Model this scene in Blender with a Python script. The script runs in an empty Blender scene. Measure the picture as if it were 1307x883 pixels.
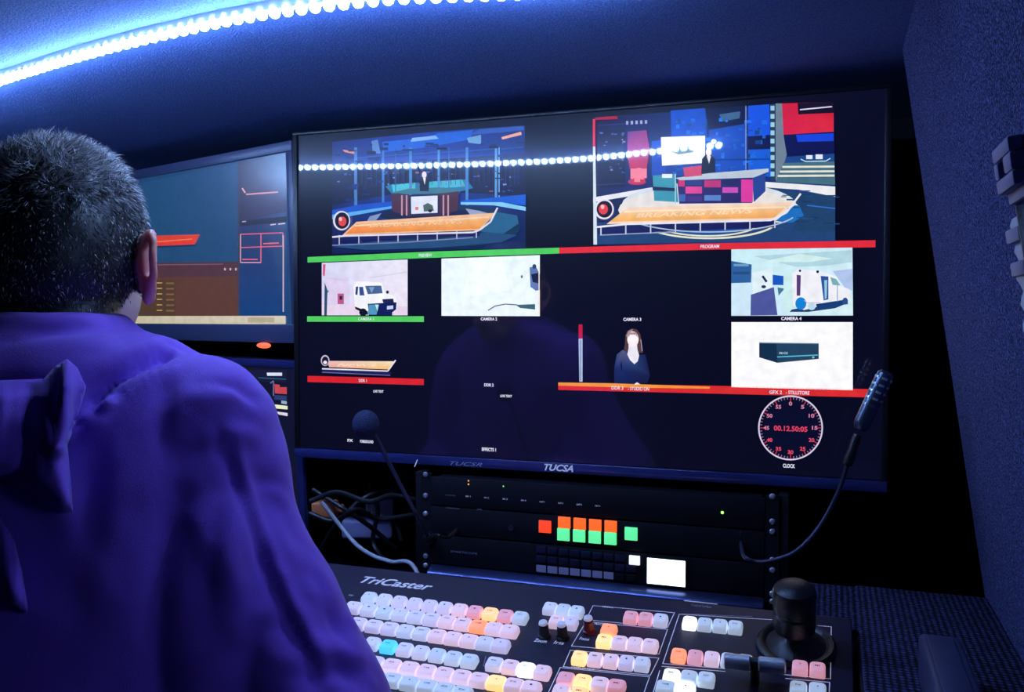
import bpy, bmesh, math, random
import numpy as np
from mathutils import Vector, Matrix, Quaternion
from mathutils.bvhtree import BVHTree

random.seed(7); RNG = np.random.default_rng(7)
sc = bpy.context.scene
COL = sc.collection
sc.view_settings.view_transform = 'Standard'
try: sc.view_settings.look = 'None'
except Exception: pass
sc.view_settings.gamma = 1.0
sc.view_settings.use_curve_mapping = False
sc.view_settings.exposure = 0.0

# ------------------------------------------------------------------ camera
F_PX = 1135.0
CAM = Vector((0, 0, 1.25))
YAW = math.radians(19.7)      # turned left of the monitor wall's normal
PITCH = math.radians(1.77)    # slightly down
cam_d = bpy.data.cameras.new('camera'); cam_d.lens = F_PX/1307*36; cam_d.sensor_width = 36
cam_d.clip_start = .01
cam = bpy.data.objects.new('camera', cam_d); COL.objects.link(cam)
cam.location = CAM
cam.rotation_euler = (math.pi/2 - PITCH, 0, YAW)
sc.camera = cam
Rm = cam.rotation_euler.to_matrix()
CR, CU, CF = Rm @ Vector((1, 0, 0)), Rm @ Vector((0, 1, 0)), Rm @ Vector((0, 0, -1))
FH = Vector((-math.sin(YAW), math.cos(YAW), 0)); RH = Vector((math.cos(YAW), math.sin(YAW), 0))
UP = Vector((0, 0, 1))

def ray(px, py):
    return CF + CR*((px-653.5)/F_PX) - CU*((py-441.5)/F_PX)
def at(px, py, depth):
    return CAM + ray(px, py)*depth
def hit(px, py, p0, n):
    d = ray(px, py)
    return CAM + d*((p0-CAM).dot(n)/d.dot(n))

# ------------------------------------------------------------------ materials
def lin(c):
    return tuple(((v/255)/12.92 if v/255 <= .04045 else ((v/255+.055)/1.055)**2.4) for v in c)
def new_mat(name):
    m = bpy.data.materials.new(name); m.use_nodes = True
    nt = m.node_tree; b = nt.nodes['Principled BSDF']
    return m, nt, b
def mat(name, col, rough=.5, metal=0, spec=.5, var=.12, scale=40, bump=0, bscale=None, emit=None, estr=0, coat=0, coatr=.05, sss=0, sheen=0):
    m, nt, b = new_mat(name)
    tc = nt.nodes.new('ShaderNodeTexCoord')
    nz = nt.nodes.new('ShaderNodeTexNoise'); nz.inputs['Scale'].default_value = scale; nz.inputs['Detail'].default_value = 4
    nt.links.new(tc.outputs['Object'], nz.inputs['Vector'])
    mx = nt.nodes.new('ShaderNodeMix'); mx.data_type = 'RGBA'
    mx.inputs[6].default_value = (*[max(0, c*(1-var)) for c in col], 1)
    mx.inputs[7].default_value = (*[min(1, c*(1+var)) for c in col], 1)
    nt.links.new(nz.outputs['Fac'], mx.inputs[0]); nt.links.new(mx.outputs[2], b.inputs['Base Color'])
    b.inputs['Roughness'].default_value = rough; b.inputs['Metallic'].default_value = metal
    b.inputs['Specular IOR Level'].default_value = spec
    b.inputs['Coat Weight'].default_value = coat; b.inputs['Coat Roughness'].default_value = coatr
    if sss:
        b.inputs['Subsurface Weight'].default_value = sss
        b.inputs['Subsurface Radius'].default_value = (.012, .004, .002); b.inputs['Subsurface Scale'].default_value = 1
    if sheen: b.inputs['Sheen Weight'].default_value = sheen
    if emit is not None:
        b.inputs['Emission Color'].default_value = (*emit, 1); b.inputs['Emission Strength'].default_value = estr
    if bump:
        n2 = nt.nodes.new('ShaderNodeTexNoise'); n2.inputs['Scale'].default_value = bscale or scale; n2.inputs['Detail'].default_value = 6
        nt.links.new(tc.outputs['Object'], n2.inputs['Vector'])
        bp = nt.nodes.new('ShaderNodeBump'); bp.inputs['Strength'].default_value = bump; bp.inputs['Distance'].default_value = .004
        nt.links.new(n2.outputs['Fac'], bp.inputs['Height']); nt.links.new(bp.outputs['Normal'], b.inputs['Normal'])
    return m
def fabric_mat(name, c1, c2, scale, lo=.35, hi=.7, bump=.6, rough=.95, vor=False):
    """felt / carpet: speckled two-tone with a nap"""
    m, nt, b = new_mat(name)
    tc = nt.nodes.new('ShaderNodeTexCoord')
    if vor:
        t = nt.nodes.new('ShaderNodeTexVoronoi'); t.inputs['Scale'].default_value = scale; out = t.outputs['Distance']
    else:
        t = nt.nodes.new('ShaderNodeTexNoise'); t.inputs['Scale'].default_value = scale; t.inputs['Detail'].default_value = 3; t.inputs['Roughness'].default_value = .7; out = t.outputs['Fac']
    nt.links.new(tc.outputs['Object'], t.inputs['Vector'])
    cr = nt.nodes.new('ShaderNodeValToRGB')
    cr.color_ramp.elements[0].position = lo; cr.color_ramp.elements[1].position = hi
    a, c = (c2, c1) if vor else (c1, c2)
    cr.color_ramp.elements[0].color = (*a, 1); cr.color_ramp.elements[1].color = (*c, 1)
    nt.links.new(out, cr.inputs['Fac']); nt.links.new(cr.outputs['Color'], b.inputs['Base Color'])
    b.inputs['Roughness'].default_value = rough; b.inputs['Specular IOR Level'].default_value = .15
    bp = nt.nodes.new('ShaderNodeBump'); bp.inputs['Strength'].default_value = bump; bp.inputs['Distance'].default_value = .003
    bp.invert = vor
    nt.links.new(out, bp.inputs['Height']); nt.links.new(bp.outputs['Normal'], b.inputs['Normal'])
    return m
def screen_mat(name, strength=1.0, rough=.30, coat=1.0, coatr=.035, spec=.28):
    """display glass: picture colour comes from the mesh's colour attribute and is emitted; the glass in front is glossy"""
    m, nt, b = new_mat(name)
    b.inputs['Coat IOR'].default_value = 1.55
    at_ = nt.nodes.new('ShaderNodeAttribute'); at_.attribute_name = 'pic'
    b.inputs['Base Color'].default_value = (.004, .004, .006, 1)
    b.inputs['Roughness'].default_value = rough; b.inputs['Specular IOR Level'].default_value = spec
    b.inputs['Coat Weight'].default_value = coat; b.inputs['Coat Roughness'].default_value = coatr
    tc = nt.nodes.new('ShaderNodeTexCoord'); nz = nt.nodes.new('ShaderNodeTexNoise'); nz.inputs['Scale'].default_value = 70; nz.inputs['Detail'].default_value = 3
    nt.links.new(tc.outputs['Object'], nz.inputs['Vector'])
    mr = nt.nodes.new('ShaderNodeMapRange'); mr.inputs[1].default_value = .3; mr.inputs[2].default_value = .7; mr.inputs[3].default_value = .97; mr.inputs[4].default_value = 1.13
    nt.links.new(nz.outputs['Fac'], mr.inputs[0]); vm = nt.nodes.new('ShaderNodeVectorMath'); vm.operation = 'SCALE'
    nt.links.new(at_.outputs['Color'], vm.inputs[0]); nt.links.new(mr.outputs[0], vm.inputs['Scale'])
    nt.links.new(vm.outputs[0], b.inputs['Emission Color']); b.inputs['Emission Strength'].default_value = strength
    return m

# ------------------------------------------------------------------ mesh building
def link(name, me, m=None, parent=None):
    o = bpy.data.objects.new(name, me); COL.objects.link(o)
    if m is not None:
        for x in (m if isinstance(m, (list, tuple)) else [m]): me.materials.append(x)
    if parent is not None: o.parent = parent
    return o
def tag(o, label=None, cat=None, group=None, kind=None):
    if label: o['label'] = label
    if cat: o['category'] = cat
    if group: o['group'] = group
    if kind: o['kind'] = kind
    return o
def empty(name, loc=(0, 0, 0)):
    o = bpy.data.objects.new(name, None); COL.objects.link(o); o.empty_display_size = .02
    o['_o'] = 1; del o['_o']
    return o

class MB:
    def __init__(s): s.v = []; s.f = []; s.mi = []; s.c = []
    def add(s, vs, fs, mi=0, col=None):
        b = len(s.v); s.v += [tuple(v) for v in vs]; s.f += [tuple(b+i for i in f) for f in fs]; s.mi += [mi]*len(fs)
        s.c += [col if col is not None else (0, 0, 0)]*len(vs) if not (col and isinstance(col[0], (tuple, list))) else list(col)
        return s
    def box(s, lo, hi, mi=0, M=None):
        x0, y0, z0 = lo; x1, y1, z1 = hi
        vs = [Vector(p) for p in ((x0,y0,z0),(x1,y0,z0),(x1,y1,z0),(x0,y1,z0),(x0,y0,z1),(x1,y0,z1),(x1,y1,z1),(x0,y1,z1))]
        if M is not None: vs = [M @ v for v in vs]
        return s.add(vs, [(3,2,1,0),(4,5,6,7),(0,1,5,4),(1,2,6,5),(2,3,7,6),(3,0,4,7)], mi)
    def loft(s, rings, mi=0, cap=True):
        n = len(rings[0]); vs = [p for r in rings for p in r]; fs = []
        for k in range(len(rings)-1):
            for i in range(n):
                j = (i+1) % n; fs.append((k*n+i, k*n+j, (k+1)*n+j, (k+1)*n+i))
        if cap: fs += [tuple(reversed(range(n))), tuple(range((len(rings)-1)*n, len(rings)*n))]
        return s.add(vs, fs, mi)
    def tube(s, pts, r, n=12, mi=0):
        pts = [Vector(p) for p in pts]; rr = r if isinstance(r, (list, tuple)) else [r]*len(pts)
        rings = []; T = (pts[1]-pts[0]).normalized(); N = T.orthogonal().normalized()
        for i, p in enumerate(pts):
            t = ((pts[min(i+1, len(pts)-1)]-pts[max(i-1, 0)])).normalized()
            N = (N - t*N.dot(t)).normalized(); B = t.cross(N)
            rings.append([p + (N*math.cos(2*math.pi*k/n) + B*math.sin(2*math.pi*k/n))*rr[i] for k in range(n)])
        return s.loft(rings, mi)
    def lathe(s, prof, M, n=32, mi=0):
        rings = [[M @ Vector((r*math.cos(2*math.pi*k/n), r*math.sin(2*math.pi*k/n), z)) for k in range(n)] for r, z in prof]
        return s.loft(rings, mi)
    def build(s, name, m, parent=None, smooth=False, bevel=0, seg=2, attr=False, sharp=35):
        me = bpy.data.meshes.new(name); me.from_pydata(s.v, [], s.f)
        me.polygons.foreach_set('material_index', s.mi)
        if attr:
            a = me.color_attributes.new('pic', 'FLOAT_COLOR', 'POINT')
            buf = np.ones((len(s.v), 4), dtype=np.float32); buf[:, :3] = np.array(s.c, dtype=np.float32); a.data.foreach_set('color', buf.ravel())
        if bevel:
            bm = bmesh.new(); bm.from_mesh(me)
            es = [e for e in bm.edges if len(e.link_faces) == 2 and e.calc_face_angle(0) > math.radians(30)]
            bmesh.ops.bevel(bm, geom=es, offset=bevel, segments=seg, profile=.5, affect='EDGES', clamp_overlap=True)
            bm.to_mesh(me); bm.free(); smooth = True
        if smooth:
            me.polygons.foreach_set('use_smooth', [True]*len(me.polygons))
            if hasattr(me, 'set_sharp_from_angle'): me.set_sharp_from_angle(angle=math.radians(sharp))
        me.update()
        return link(name, me, m, parent)

def spline(pts, n=8):
    pts = [Vector(p) for p in pts]; P = [pts[0]*2-pts[1]] + pts + [pts[-1]*2-pts[-2]]; out = []
    for i in range(1, len(P)-2):
        for k in range(n):
            t = k/n; a, b, c, d = P[i-1], P[i], P[i+1], P[i+2]
            out.append(.5*((2*b)+(c-a)*t+(2*a-5*b+4*c-d)*t*t+(3*b-a-3*c+d)*t**3))
    out.append(pts[-1]); return out

_txt = {}
def text_geo(s, bold=0.0, shear=0.0):
    """vertices and faces of flat lettering, unit cap size, origin at left baseline"""
    k = (s, bold, shear)
    if k in _txt: return _txt[k]
    cu = bpy.data.curves.new('lettering', 'FONT'); cu.body = s; cu.size = 1; cu.offset = bold; cu.shear = shear; cu.resolution_u = 3
    o = bpy.data.objects.new('lettering', cu); COL.objects.link(o)
    dg = bpy.context.evaluated_depsgraph_get(); me = bpy.data.meshes.new_from_object(o.evaluated_get(dg))
    V = [v.co.copy() for v in me.vertices]; F = [tuple(p.vertices) for p in me.polygons]
    bpy.data.objects.remove(o); bpy.data.curves.remove(cu); bpy.data.meshes.remove(me)
    _txt[k] = (V, F); return V, F
def put_text(mb, s, centre, ux, uy, width, height, mi=0, col=None, bold=0.0, shear=0.0):
    V, F = text_geo(s, bold, shear)
    if not V: return
    x0, x1 = min(v.x for v in V), max(v.x for v in V); y0, y1 = min(v.y for v in V), max(v.y for v in V)
    vs = [centre + ux*((v.x-(x0+x1)/2)/(x1-x0)*width) + uy*((v.y-(y0+y1)/2)/(y1-y0)*height) for v in V]
    mb.add(vs, F, mi, col)

# ------------------------------------------------------------------ palette
M = {}
M['ceiling'] = fabric_mat('headliner_felt', (.062, .115, .36), (.15, .26, .62), 420, .35, .65, .5)
M['carpet'] = fabric_mat('wall_carpet', (.022, .026, .09), (.30, .34, .80), 520, .46, .72, 1.0)
M['mat'] = fabric_mat('knobbed_mat', (.008, .008, .02), (.10, .11, .30), 150, .12, .50, 1.0, vor=True)
for n_ in M['mat'].node_tree.nodes:
    if n_.type == 'TEX_VORONOI': n_.inputs['Randomness'].default_value = .18
M['dark_wall'] = mat('dark_panel', (.008, .008, .016), .8, spec=.2, bump=.2, bscale=300)
M['floor'] = mat('rubber_floor', (.02, .02, .03), .7, bump=.3, bscale=120)
M['black'] = mat('black_plastic', (.010, .010, .014), .35, bump=.15, bscale=600)
M['black_matt'] = mat('matt_black_metal', (.005, .005, .010), .6, spec=.3, bump=.1, bscale=500)
M['bezel'] = mat('dark_blue_bezel', (.05, .06, .13), .35, bump=.05, bscale=400)
M['gloss'] = mat('glossy_bezel', (.03, .035, .16), .22, spec=.6, coat=1, coatr=.04)
M['silver'] = mat('brushed_metal', (.78, .80, .88), .38, metal=.75, bump=.05, bscale=300)
M['steel'] = mat('dull_steel', (.35, .36, .42), .35, metal=1)
M['console'] = mat('console_panel', (.016, .016, .045), .45, bump=.08, bscale=500)
M['ink'] = mat('white_glow_ink', (.85, .86, .98), .5, emit=(.6, .62, .9), estr=.22)  # white print with a faint glow put in to brighten it
M['grey_ink'] = mat('grey_ink', (.4, .42, .6), .5)
M['legend'] = mat('dark_legend', (.03, .03, .07), .5)
M['cable'] = mat('cable_rubber', (.012, .012, .016), .35)
M['grey_cable'] = mat('pale_cable', (.55, .56, .65), .4)
M['foam'] = mat('foam', (.05, .06, .13), .95, spec=.1, bump=.9, bscale=700)
M['neck'] = mat('gooseneck', (.05, .05, .10), .4, metal=.4)
M['mic'] = mat('mic_metal', (.10, .13, .20), .3, metal=.8)
M['skin'] = mat('skin', (.80, .52, .42), .5, var=.10, scale=60, bump=.15, bscale=500, sss=.25)
M['ear_skin'] = mat('ear_skin', (.95, .36, .28), .5, var=.10, scale=60, sss=.35)
M['orange_plug'] = mat('orange_plastic', (.75, .22, .08), .4)
M['white_plastic'] = mat('white_plastic', (.75, .75, .85), .4)

LED_COL = (.32, .53, 1.0)
M['led'] = mat('led_chip', (.9, .95, 1), .4, emit=LED_COL, estr=155)
M['tape'] = mat('led_tape', (.75, .8, .9), .5)

# ------------------------------------------------------------------ the room (inside of a broadcast van)
H = 0.340                 # ceiling above the camera
ZC = CAM.z + H
def slab(name, lo, hi, m, kind='structure'):
    o = MB().box(lo, hi).build(name, m); o['kind'] = kind; return o
slab('floor', (-2.3, -1.3, -.05), (.9, 1.75, 0), M['floor'])
slab('ceiling', (-2.3, .70, ZC), (.9, 1.75, ZC+.05), M['ceiling'])
slab('ceiling_rear_darkened', (-2.3, -1.3, ZC), (.9, .70, ZC+.05), M['dark_wall'])  # unseen rear ceiling, made dark to cut bounce light on the operator's back
slab('wall_back', (-2.3, 1.66, 0), (.9, 1.75, ZC), M['dark_wall'])
slab('wall_front', (-2.3, -1.3, 0), (.9, -1.22, ZC), M['dark_wall'])
slab('wall_left', (-2.3, -1.22, 0), (-2.22, 1.66, ZC), M['dark_wall'])
# right wall: carpeted, leaning outwards towards the floor, with a rounded far edge
def wr_x(z): return .133 - .15*(z-CAM.z) if z > .88 else .133 - .15*(.88-CAM.z)
wr = MB(); rings = []
for z in (0, .4, .88, 1.0, 1.2, 1.4, ZC):
    x = wr_x(z)
    rings.append([(x+.10, 1.27, z), (x+.02, 1.262, z), (x+.004, 1.25, z), (x, 1.235, z), (x, .6, z), (x, -1.22, z), (x+.12, -1.22, z), (x+.12, 1.2, z)])
wr.loft(rings).build('wall_right', M['carpet'], smooth=True)['kind'] = 'structure'
slab('trim_1', (.33, 1.24, 0), (.40, 1.66, ZC), M['dark_wall'])

# ------------------------------------------------------------------ LED light strip
led_px = [(0, 103), (100, 72), (200, 46), (330, 19), (480, 0)]
LP = [hit(x, y, Vector((0, 0, ZC-.012)), UP) for x, y in led_px]
first = [Vector((-1.62, 1.065, LP[0].z)), Vector((-1.45, 1.035, LP[0].z))]
path = spline(first + LP + [Vector((-.36, .843, ZC-.012)), Vector((-.28, .862, ZC-.012)), Vector((-.20, .875, ZC-.012))], 24)
# resample evenly
def resample(p, step):
    out = [p[0].copy()]; acc = 0
    for a, b in zip(p, p[1:]):
        d = (b-a).length
        while acc + d >= step:
            t = (step-acc)/d; a = a.lerp(b, t); out.append(a.copy()); d = (b-a).length; acc = 0
        acc += d
    return out
lp = resample(path, .0167)
print('LEDS', len(lp), lp[0], lp[-1])
strip = empty('led_strip')
tag(strip, 'bright blue-white LED light strip running along the ceiling above the screens', 'light')
tp = MB(); rings = []
for i, p in enumerate(lp):
    t = (lp[min(i+1, len(lp)-1)]-lp[max(i-1, 0)]).normalized(); n = t.cross(UP).normalized()
    rings.append([p+n*.004+UP*.012, p-n*.004+UP*.012, p-n*.004+UP*.002, p+n*.004+UP*.002])
tp.loft(rings).build('tape', M['tape'], strip)
dome = MB(); prof = [(.0001, -.0062), (.0032, -.0055), (.0053, -.0033), (.0058, 0), (.0058, .003)]
dome.lathe(prof, Matrix.Identity(4), 12)
led0 = dome.build('led', M['led'], strip, smooth=True); led0.location = lp[0]
for p in lp[1:]:
    o = led0.copy(); COL.objects.link(o); o.parent = strip; o.location = p

# added upright strip on the right wall, out of view, to light the operator
fill_strip = empty('led_strip'); tag(fill_strip, 'added upright LED fill light on the carpeted right wall beside the viewer, out of view', 'light')
zs_ = [CAM.z-.20+.0167*i for i in range(16)]; Y2 = .55
t2 = MB(); t2.loft([[(wr_x(z_)-.001, Y2-.004, z_), (wr_x(z_)-.001, Y2+.004, z_), (wr_x(z_)-.004, Y2+.004, z_), (wr_x(z_)-.004, Y2-.004, z_)] for z_ in (zs_[0]-.01, zs_[-1]+.01)]); t2.build('tape', M['tape'], fill_strip)
t3 = MB(); t3.loft([[(wr_x(z_)-.001, Y2+.008, z_), (wr_x(z_)-.001, Y2+.010, z_), (wr_x(z_)-.028, Y2+.010, z_), (wr_x(z_)-.028, Y2+.008, z_)] for z_ in (zs_[0]-.012, zs_[-1]+.012)]); t3.build('added_shade_fin', M['black'], fill_strip)  # unseen fin added to keep the fill strip's light off the wall
fill_led = led0.copy(); fill_led.data = led0.data.copy(); fill_led.data.materials[0] = mat('fill_led_chip', (.9, .95, 1), .4, emit=LED_COL, estr=85)
for z_ in zs_:
    o = fill_led.copy(); COL.objects.link(o); o.parent = fill_strip; o.location = (wr_x(z_)-.007, Y2, z_); o.rotation_euler = (0, math.pi/2, 0); o.scale = (.8, .8, .8)

# ------------------------------------------------------------------ drawing helpers for pictures shown on screens
class Pic:
    """flat picture elements lying on a display; pixel numbers are measured positions projected onto the display plane"""
    def __init__(s, p0, n, ux):
        s.p0, s.n, s.ux = p0, n, ux; s.mb = MB(); s.k = 1
    def P(s, x, y): return hit(x, y, s.p0 + s.n*(.00002+.00003*s.k), s.n)
    def poly(s, pts, col, cols=None):
        s.k += 1
        vs = [s.P(*p) for p in pts]
        s.mb.add(vs, [tuple(range(len(vs)))], 0, [lin(c) for c in cols] if cols else [lin(col)]*len(vs))
        return s
    def rect(s, x0, y0, x1, y1, col):
        s.k -= .6; return s.poly([(x0, y0), (x1, y0), (x1, y1), (x0, y1)], col)
    def line(s, pts, w, col):
        s.k += 1
        for (x0, y0), (x1, y1) in zip(pts, pts[1:]):
            d = math.hypot(x1-x0, y1-y0) or 1; nx, ny = -(y1-y0)/d*w/2, (x1-x0)/d*w/2
            s.mb.add([s.P(x0+nx, y0+ny), s.P(x1+nx, y1+ny), s.P(x1-nx, y1-ny), s.P(x0-nx, y0-ny)], [(0, 1, 2, 3)], 0, [lin(col)]*4)
        return s
    def ell(s, cx, cy, rx, ry, col, n=28, a0=0, a1=360):
        return s.poly([(cx+rx*math.cos(math.radians(a0+(a1-a0)*i/n)), cy+ry*math.sin(math.radians(a0+(a1-a0)*i/n))) for i in range(n if a1-a0 == 360 else n+1)], col)
    def ring(s, cx, cy, rx, ry, w, col, n=48, a0=0, a1=360):
        return s.line([(cx+rx*math.cos(math.radians(a0+(a1-a0)*i/n)), cy+ry*math.sin(math.radians(a0+(a1-a0)*i/n))) for i in range(n+1)], w, col)
    def text(s, t, cx, cy, w, h, col=(225, 225, 245), bold=.02, shear=0):
        s.k += 1
        c = s.P(cx, cy); sx = (s.P(cx+1, cy)-c); ux = s.ux; k = abs(sx.dot(ux)); ky = (s.P(cx, cy-1)-c).length
        put_text(s.mb, t, c, ux, UP, w*k, h*ky, 0, lin(col), bold, shear); return s
    def build(s, name, m, parent, label=None):
        o = s.mb.build(name, m, parent, attr=True)
        if label: o['label'] = label
        return o

M['screen'] = screen_mat('tv_glass')
M['screen2'] = screen_mat('monitor_glass', rough=.42, coat=1.0, coatr=.25, spec=.6)

# ------------------------------------------------------------------ big wall television
D = 1.30
TVX0, TVX1, TVZ0, TVZ1 = -.849, .066, CAM.z-.219, CAM.z+.308
N_TV = Vector((0, -1, 0)); P_TV = Vector((0, D, 0)); X_ = Vector((1, 0, 0))
tv = empty('television'); tag(tv, 'large black wall television showing a multiview of studio pictures and a red clock', 'television')
hb = MB(); b = .009
hb.box((TVX0-.003, D+.004, TVZ0-b), (TVX1+b, D+.055, TVZ1+b*.6))
hb.box((TVX0+.12, D+.055, TVZ0+.1), (TVX1-.12, D+.09, TVZ1-.1))
hb.build('housing', M['black'], tv, bevel=.003)
fr = MB()
fr.box((TVX0-b, D-.004, TVZ0-.002), (TVX0, D+.006, TVZ1)).box((TVX1, D-.004, TVZ0-.002), (TVX1+b, D+.006, TVZ1)).box((TVX0-b, D-.004, TVZ1), (TVX1+b, D+.006, TVZ1+b*.6))
fr.build('bezel', M['black'], tv, bevel=.0015)
lb = MB(); lb.box((TVX0-b, D-.006, TVZ0-.017), (TVX1+b, D+.006, TVZ0-.001))
o = lb.build('lower_bezel', M['gloss'], tv, bevel=.003); o['label'] = 'glossy blue lower bezel with a pale logo'
mk = MB()
c = hit(713, 597, Vector((0, D-.0065, 0)), N_TV)
put_text(mk, 'TUCSA', c, X_, UP, .046, .0105, 0, bold=.03, shear=.35)
c2 = hit(595, 592, Vector((0, D-.0065, 0)), N_TV)
put_text(mk, 'TUCSR', c2, X_, UP, .055, .006, 1, shear=.4)
c3 = hit(531, 591, Vector((0, D-.0065, 0)), N_TV)
put_text(mk, '/', c3, X_, UP, .007, .012, 0)
mk.build('logo_lettering', [M['ink'], M['grey_ink']], tv)
bk = MB(); bk.box((-.55, D+.09, CAM.z-.1), (-.25, 1.66, CAM.z+.15)).build('wall_mount', M['black_matt'], tv, bevel=.004)
mb = MB(); mb.box((TVX0, D, TVZ0), (TVX1, D+.004, TVZ1)); mb.c = [lin((7, 8, 30))]*len(mb.v)
screen = mb.build('screen', M['screen'], tv, attr=True)
def pic(): return Pic(P_TV, N_TV, X_)
S = M['screen']

# --- preview studio picture
p = pic()
p.poly([(424, 181), (545, 169), (670, 160), (671, 317), (548, 319), (424, 324)], None, [(24, 40, 120), (26, 60, 170), (24, 50, 130), (14, 30, 80), (16, 36, 90), (14, 26, 80)])
p.poly([(424, 214), (671, 195), (671, 250), (590, 246), (500, 248), (424, 262)], (16, 18, 58))
p.poly([(488, 181), (540, 176), (560, 170), (604, 166), (600, 178), (545, 188), (490, 194)], (28, 96, 214))
p.poly([(526, 176), (556, 173), (560, 177), (524, 181)], (130, 180, 240))
p.poly([(612, 165), (668, 161), (669, 166), (640, 169), (600, 172)], (50, 90, 180))
p.poly([(596, 176), (614, 172), (614, 184), (598, 182)], (110, 160, 210))
p.poly([(474, 180), (482, 178), (486, 196), (476, 196)], (90, 130, 200))
p.poly([(437, 191), (454, 193), (453, 197), (440, 194)], (226, 140, 110))
p.poly([(640, 175), (665, 168), (666, 172), (641, 178)], (240, 170, 150))
p.poly([(492, 238), (500, 235), (596, 229), (604, 240), (585, 245), (500, 247)], (30, 120, 170))
p.poly([(500, 236), (530, 233), (530, 243), (502, 246)], (70, 190, 210)); p.poly([(546, 232), (590, 229), (594, 238), (548, 241)], (70, 180, 205))
for x, w, c_ in ((454, 4, (70, 120, 190)), (489, 3, (60, 120, 200)), (505, 1.2, (50, 90, 150)), (524, 3.5, (70, 130, 190)), (560, 3, (80, 140, 200)), (573, 1.2, (60, 100, 160)), (596, 3.5, (70, 130, 200)), (633, 3, (90, 150, 220)), (637, 1.6, (110, 170, 230))):
    p.line([(x, 188), (x, 262)], w, c_)
for i in range(70):
    x = random.uniform(428, 664); y = random.uniform(186, 262) - (x-428)*.06; k = random.uniform(.5, 1.3)
    p.rect(x, y, x+random.uniform(2, 13), y+random.uniform(1, 4), (int(16*k), int(34*k), int(96*k)))
for x0, x1 in ((456, 487), (491, 522), (527, 558), (563, 594), (599, 631), (640, 668)):
    for j in range(5): p.line([(x0+(x1-x0)*j/5, 205), (x0+(x1-x0)*j/5, 236)], .7, (34, 54, 120))
    p.line([(x0, 203-(x0-428)*.06), (x1, 202-(x1-428)*.06)], 1.4, (40, 90, 180))
for i in range(46):
    x = random.uniform(426, 668); y = random.uniform(218, 244); c_ = random.choice(((70, 110, 190), (120, 150, 210), (50, 70, 140), (160, 110, 130)))
    p.rect(x, y, x+random.uniform(1.5, 5), y+random.uniform(1, 2.2), c_)
p.poly([(424, 268), (460, 261), (500, 257), (500, 264), (424, 276)], (24, 80, 200)); p.poly([(424, 274), (500, 263), (500, 266), (424, 280)], (90, 170, 230))
p.poly([(588, 256), (632, 252), (671, 248), (671, 262), (630, 258), (588, 259)], (20, 90, 210)); p.poly([(588, 258), (640, 258), (671, 264), (671, 269), (630, 262), (588, 261)], (130, 200, 240))
p.ell(575, 289, 90, 27, (16, 50, 84)); p.poly([(631, 270), (660, 275), (662, 285), (640, 300), (612, 295)], (38, 96, 140))
p.ell(545, 274, 62, 9, (22, 30, 70)); p.poly([(594, 266), (612, 269), (626, 273), (600, 274)], (150, 160, 200)); p.poly([(472, 276), (487, 272), (480, 281), (468, 283)], (130, 150, 190))
p.poly([(499, 246), (520, 241), (560, 239), (587, 242), (587, 246), (520, 248)], (60, 120, 140))
p.poly([(499, 247), (523, 249), (562, 247), (586, 244), (584, 269), (562, 274), (523, 276), (501, 270)], (74, 40, 62))
for x in (513, 519, 566, 572): p.line([(x, 249), (x, 275)], 2.0, (196, 150, 170))
p.poly([(522, 249), (561, 247.5), (561, 273.5), (523, 275)], (30, 34, 80))
p.poly([(524.5, 251), (558.5, 249.5), (558.5, 271.5), (525, 273)], (222, 228, 246))
p.poly([(540, 262), (546, 259), (552, 262), (554, 269), (541, 270)], (80, 100, 100)); p.rect(530, 264, 534, 268, (220, 120, 110)); p.ell(549, 269, 2.5, 2, (20, 20, 40))
p.poly([(536, 244), (535, 231), (538, 227), (545, 227), (548, 231), (547, 244)], (14, 16, 44)); p.ell(541.5, 223, 3.0, 4.2, (230, 215, 225)); p.poly([(540, 227), (543.5, 227), (542, 236)], (235, 235, 250))
p.poly([(424, 315), (480, 308), (560, 305), (620, 296), (660, 300), (640, 309), (560, 316), (470, 319)], (36, 76, 120))
p.poly([(424, 303), (440, 300), (604, 297), (614, 293), (612, 301), (440, 307), (424, 312)], (24, 28, 88)); p.line([(424, 313), (520, 309), (604, 303)], 1.4, (120, 130, 180))
for i in range(8): p.line([(433+25*i, 300-1.0*i), (433+25*i, 312-1.2*i)], 1.5, (180, 180, 215))
p.poly([(437, 300), (455, 283), (633, 271.5), (612, 293.8)], (240, 190, 150)); p.poly([(441, 298.5), (455, 286), (628, 275), (612, 292)], None, [(238, 130, 50), (242, 150, 80), (244, 190, 130), (240, 150, 60)])
p.line([(453, 288), (624, 277)], 2.2, (246, 208, 170)); p.text('BREAKING NEWS', 530, 285, 120, 5.5, (244, 200, 156), shear=.3)
p.line([(424, 302.5), (440, 301), (604, 296.5), (612, 293.5), (626, 283), (635, 265)], 2.2, (226, 222, 240))
p.ell(436, 281.5, 11, 12.5, (220, 215, 235)); p.ell(436.5, 281.5, 9, 10.5, (18, 16, 40)); p.ell(437, 282.5, 5.2, 6.2, (220, 70, 70)); p.ell(434.5, 279.5, 2.2, 2.6, (245, 190, 190))
p.build('preview_picture', S, screen, 'preview picture of a blue news studio with an orange banner')

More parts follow.
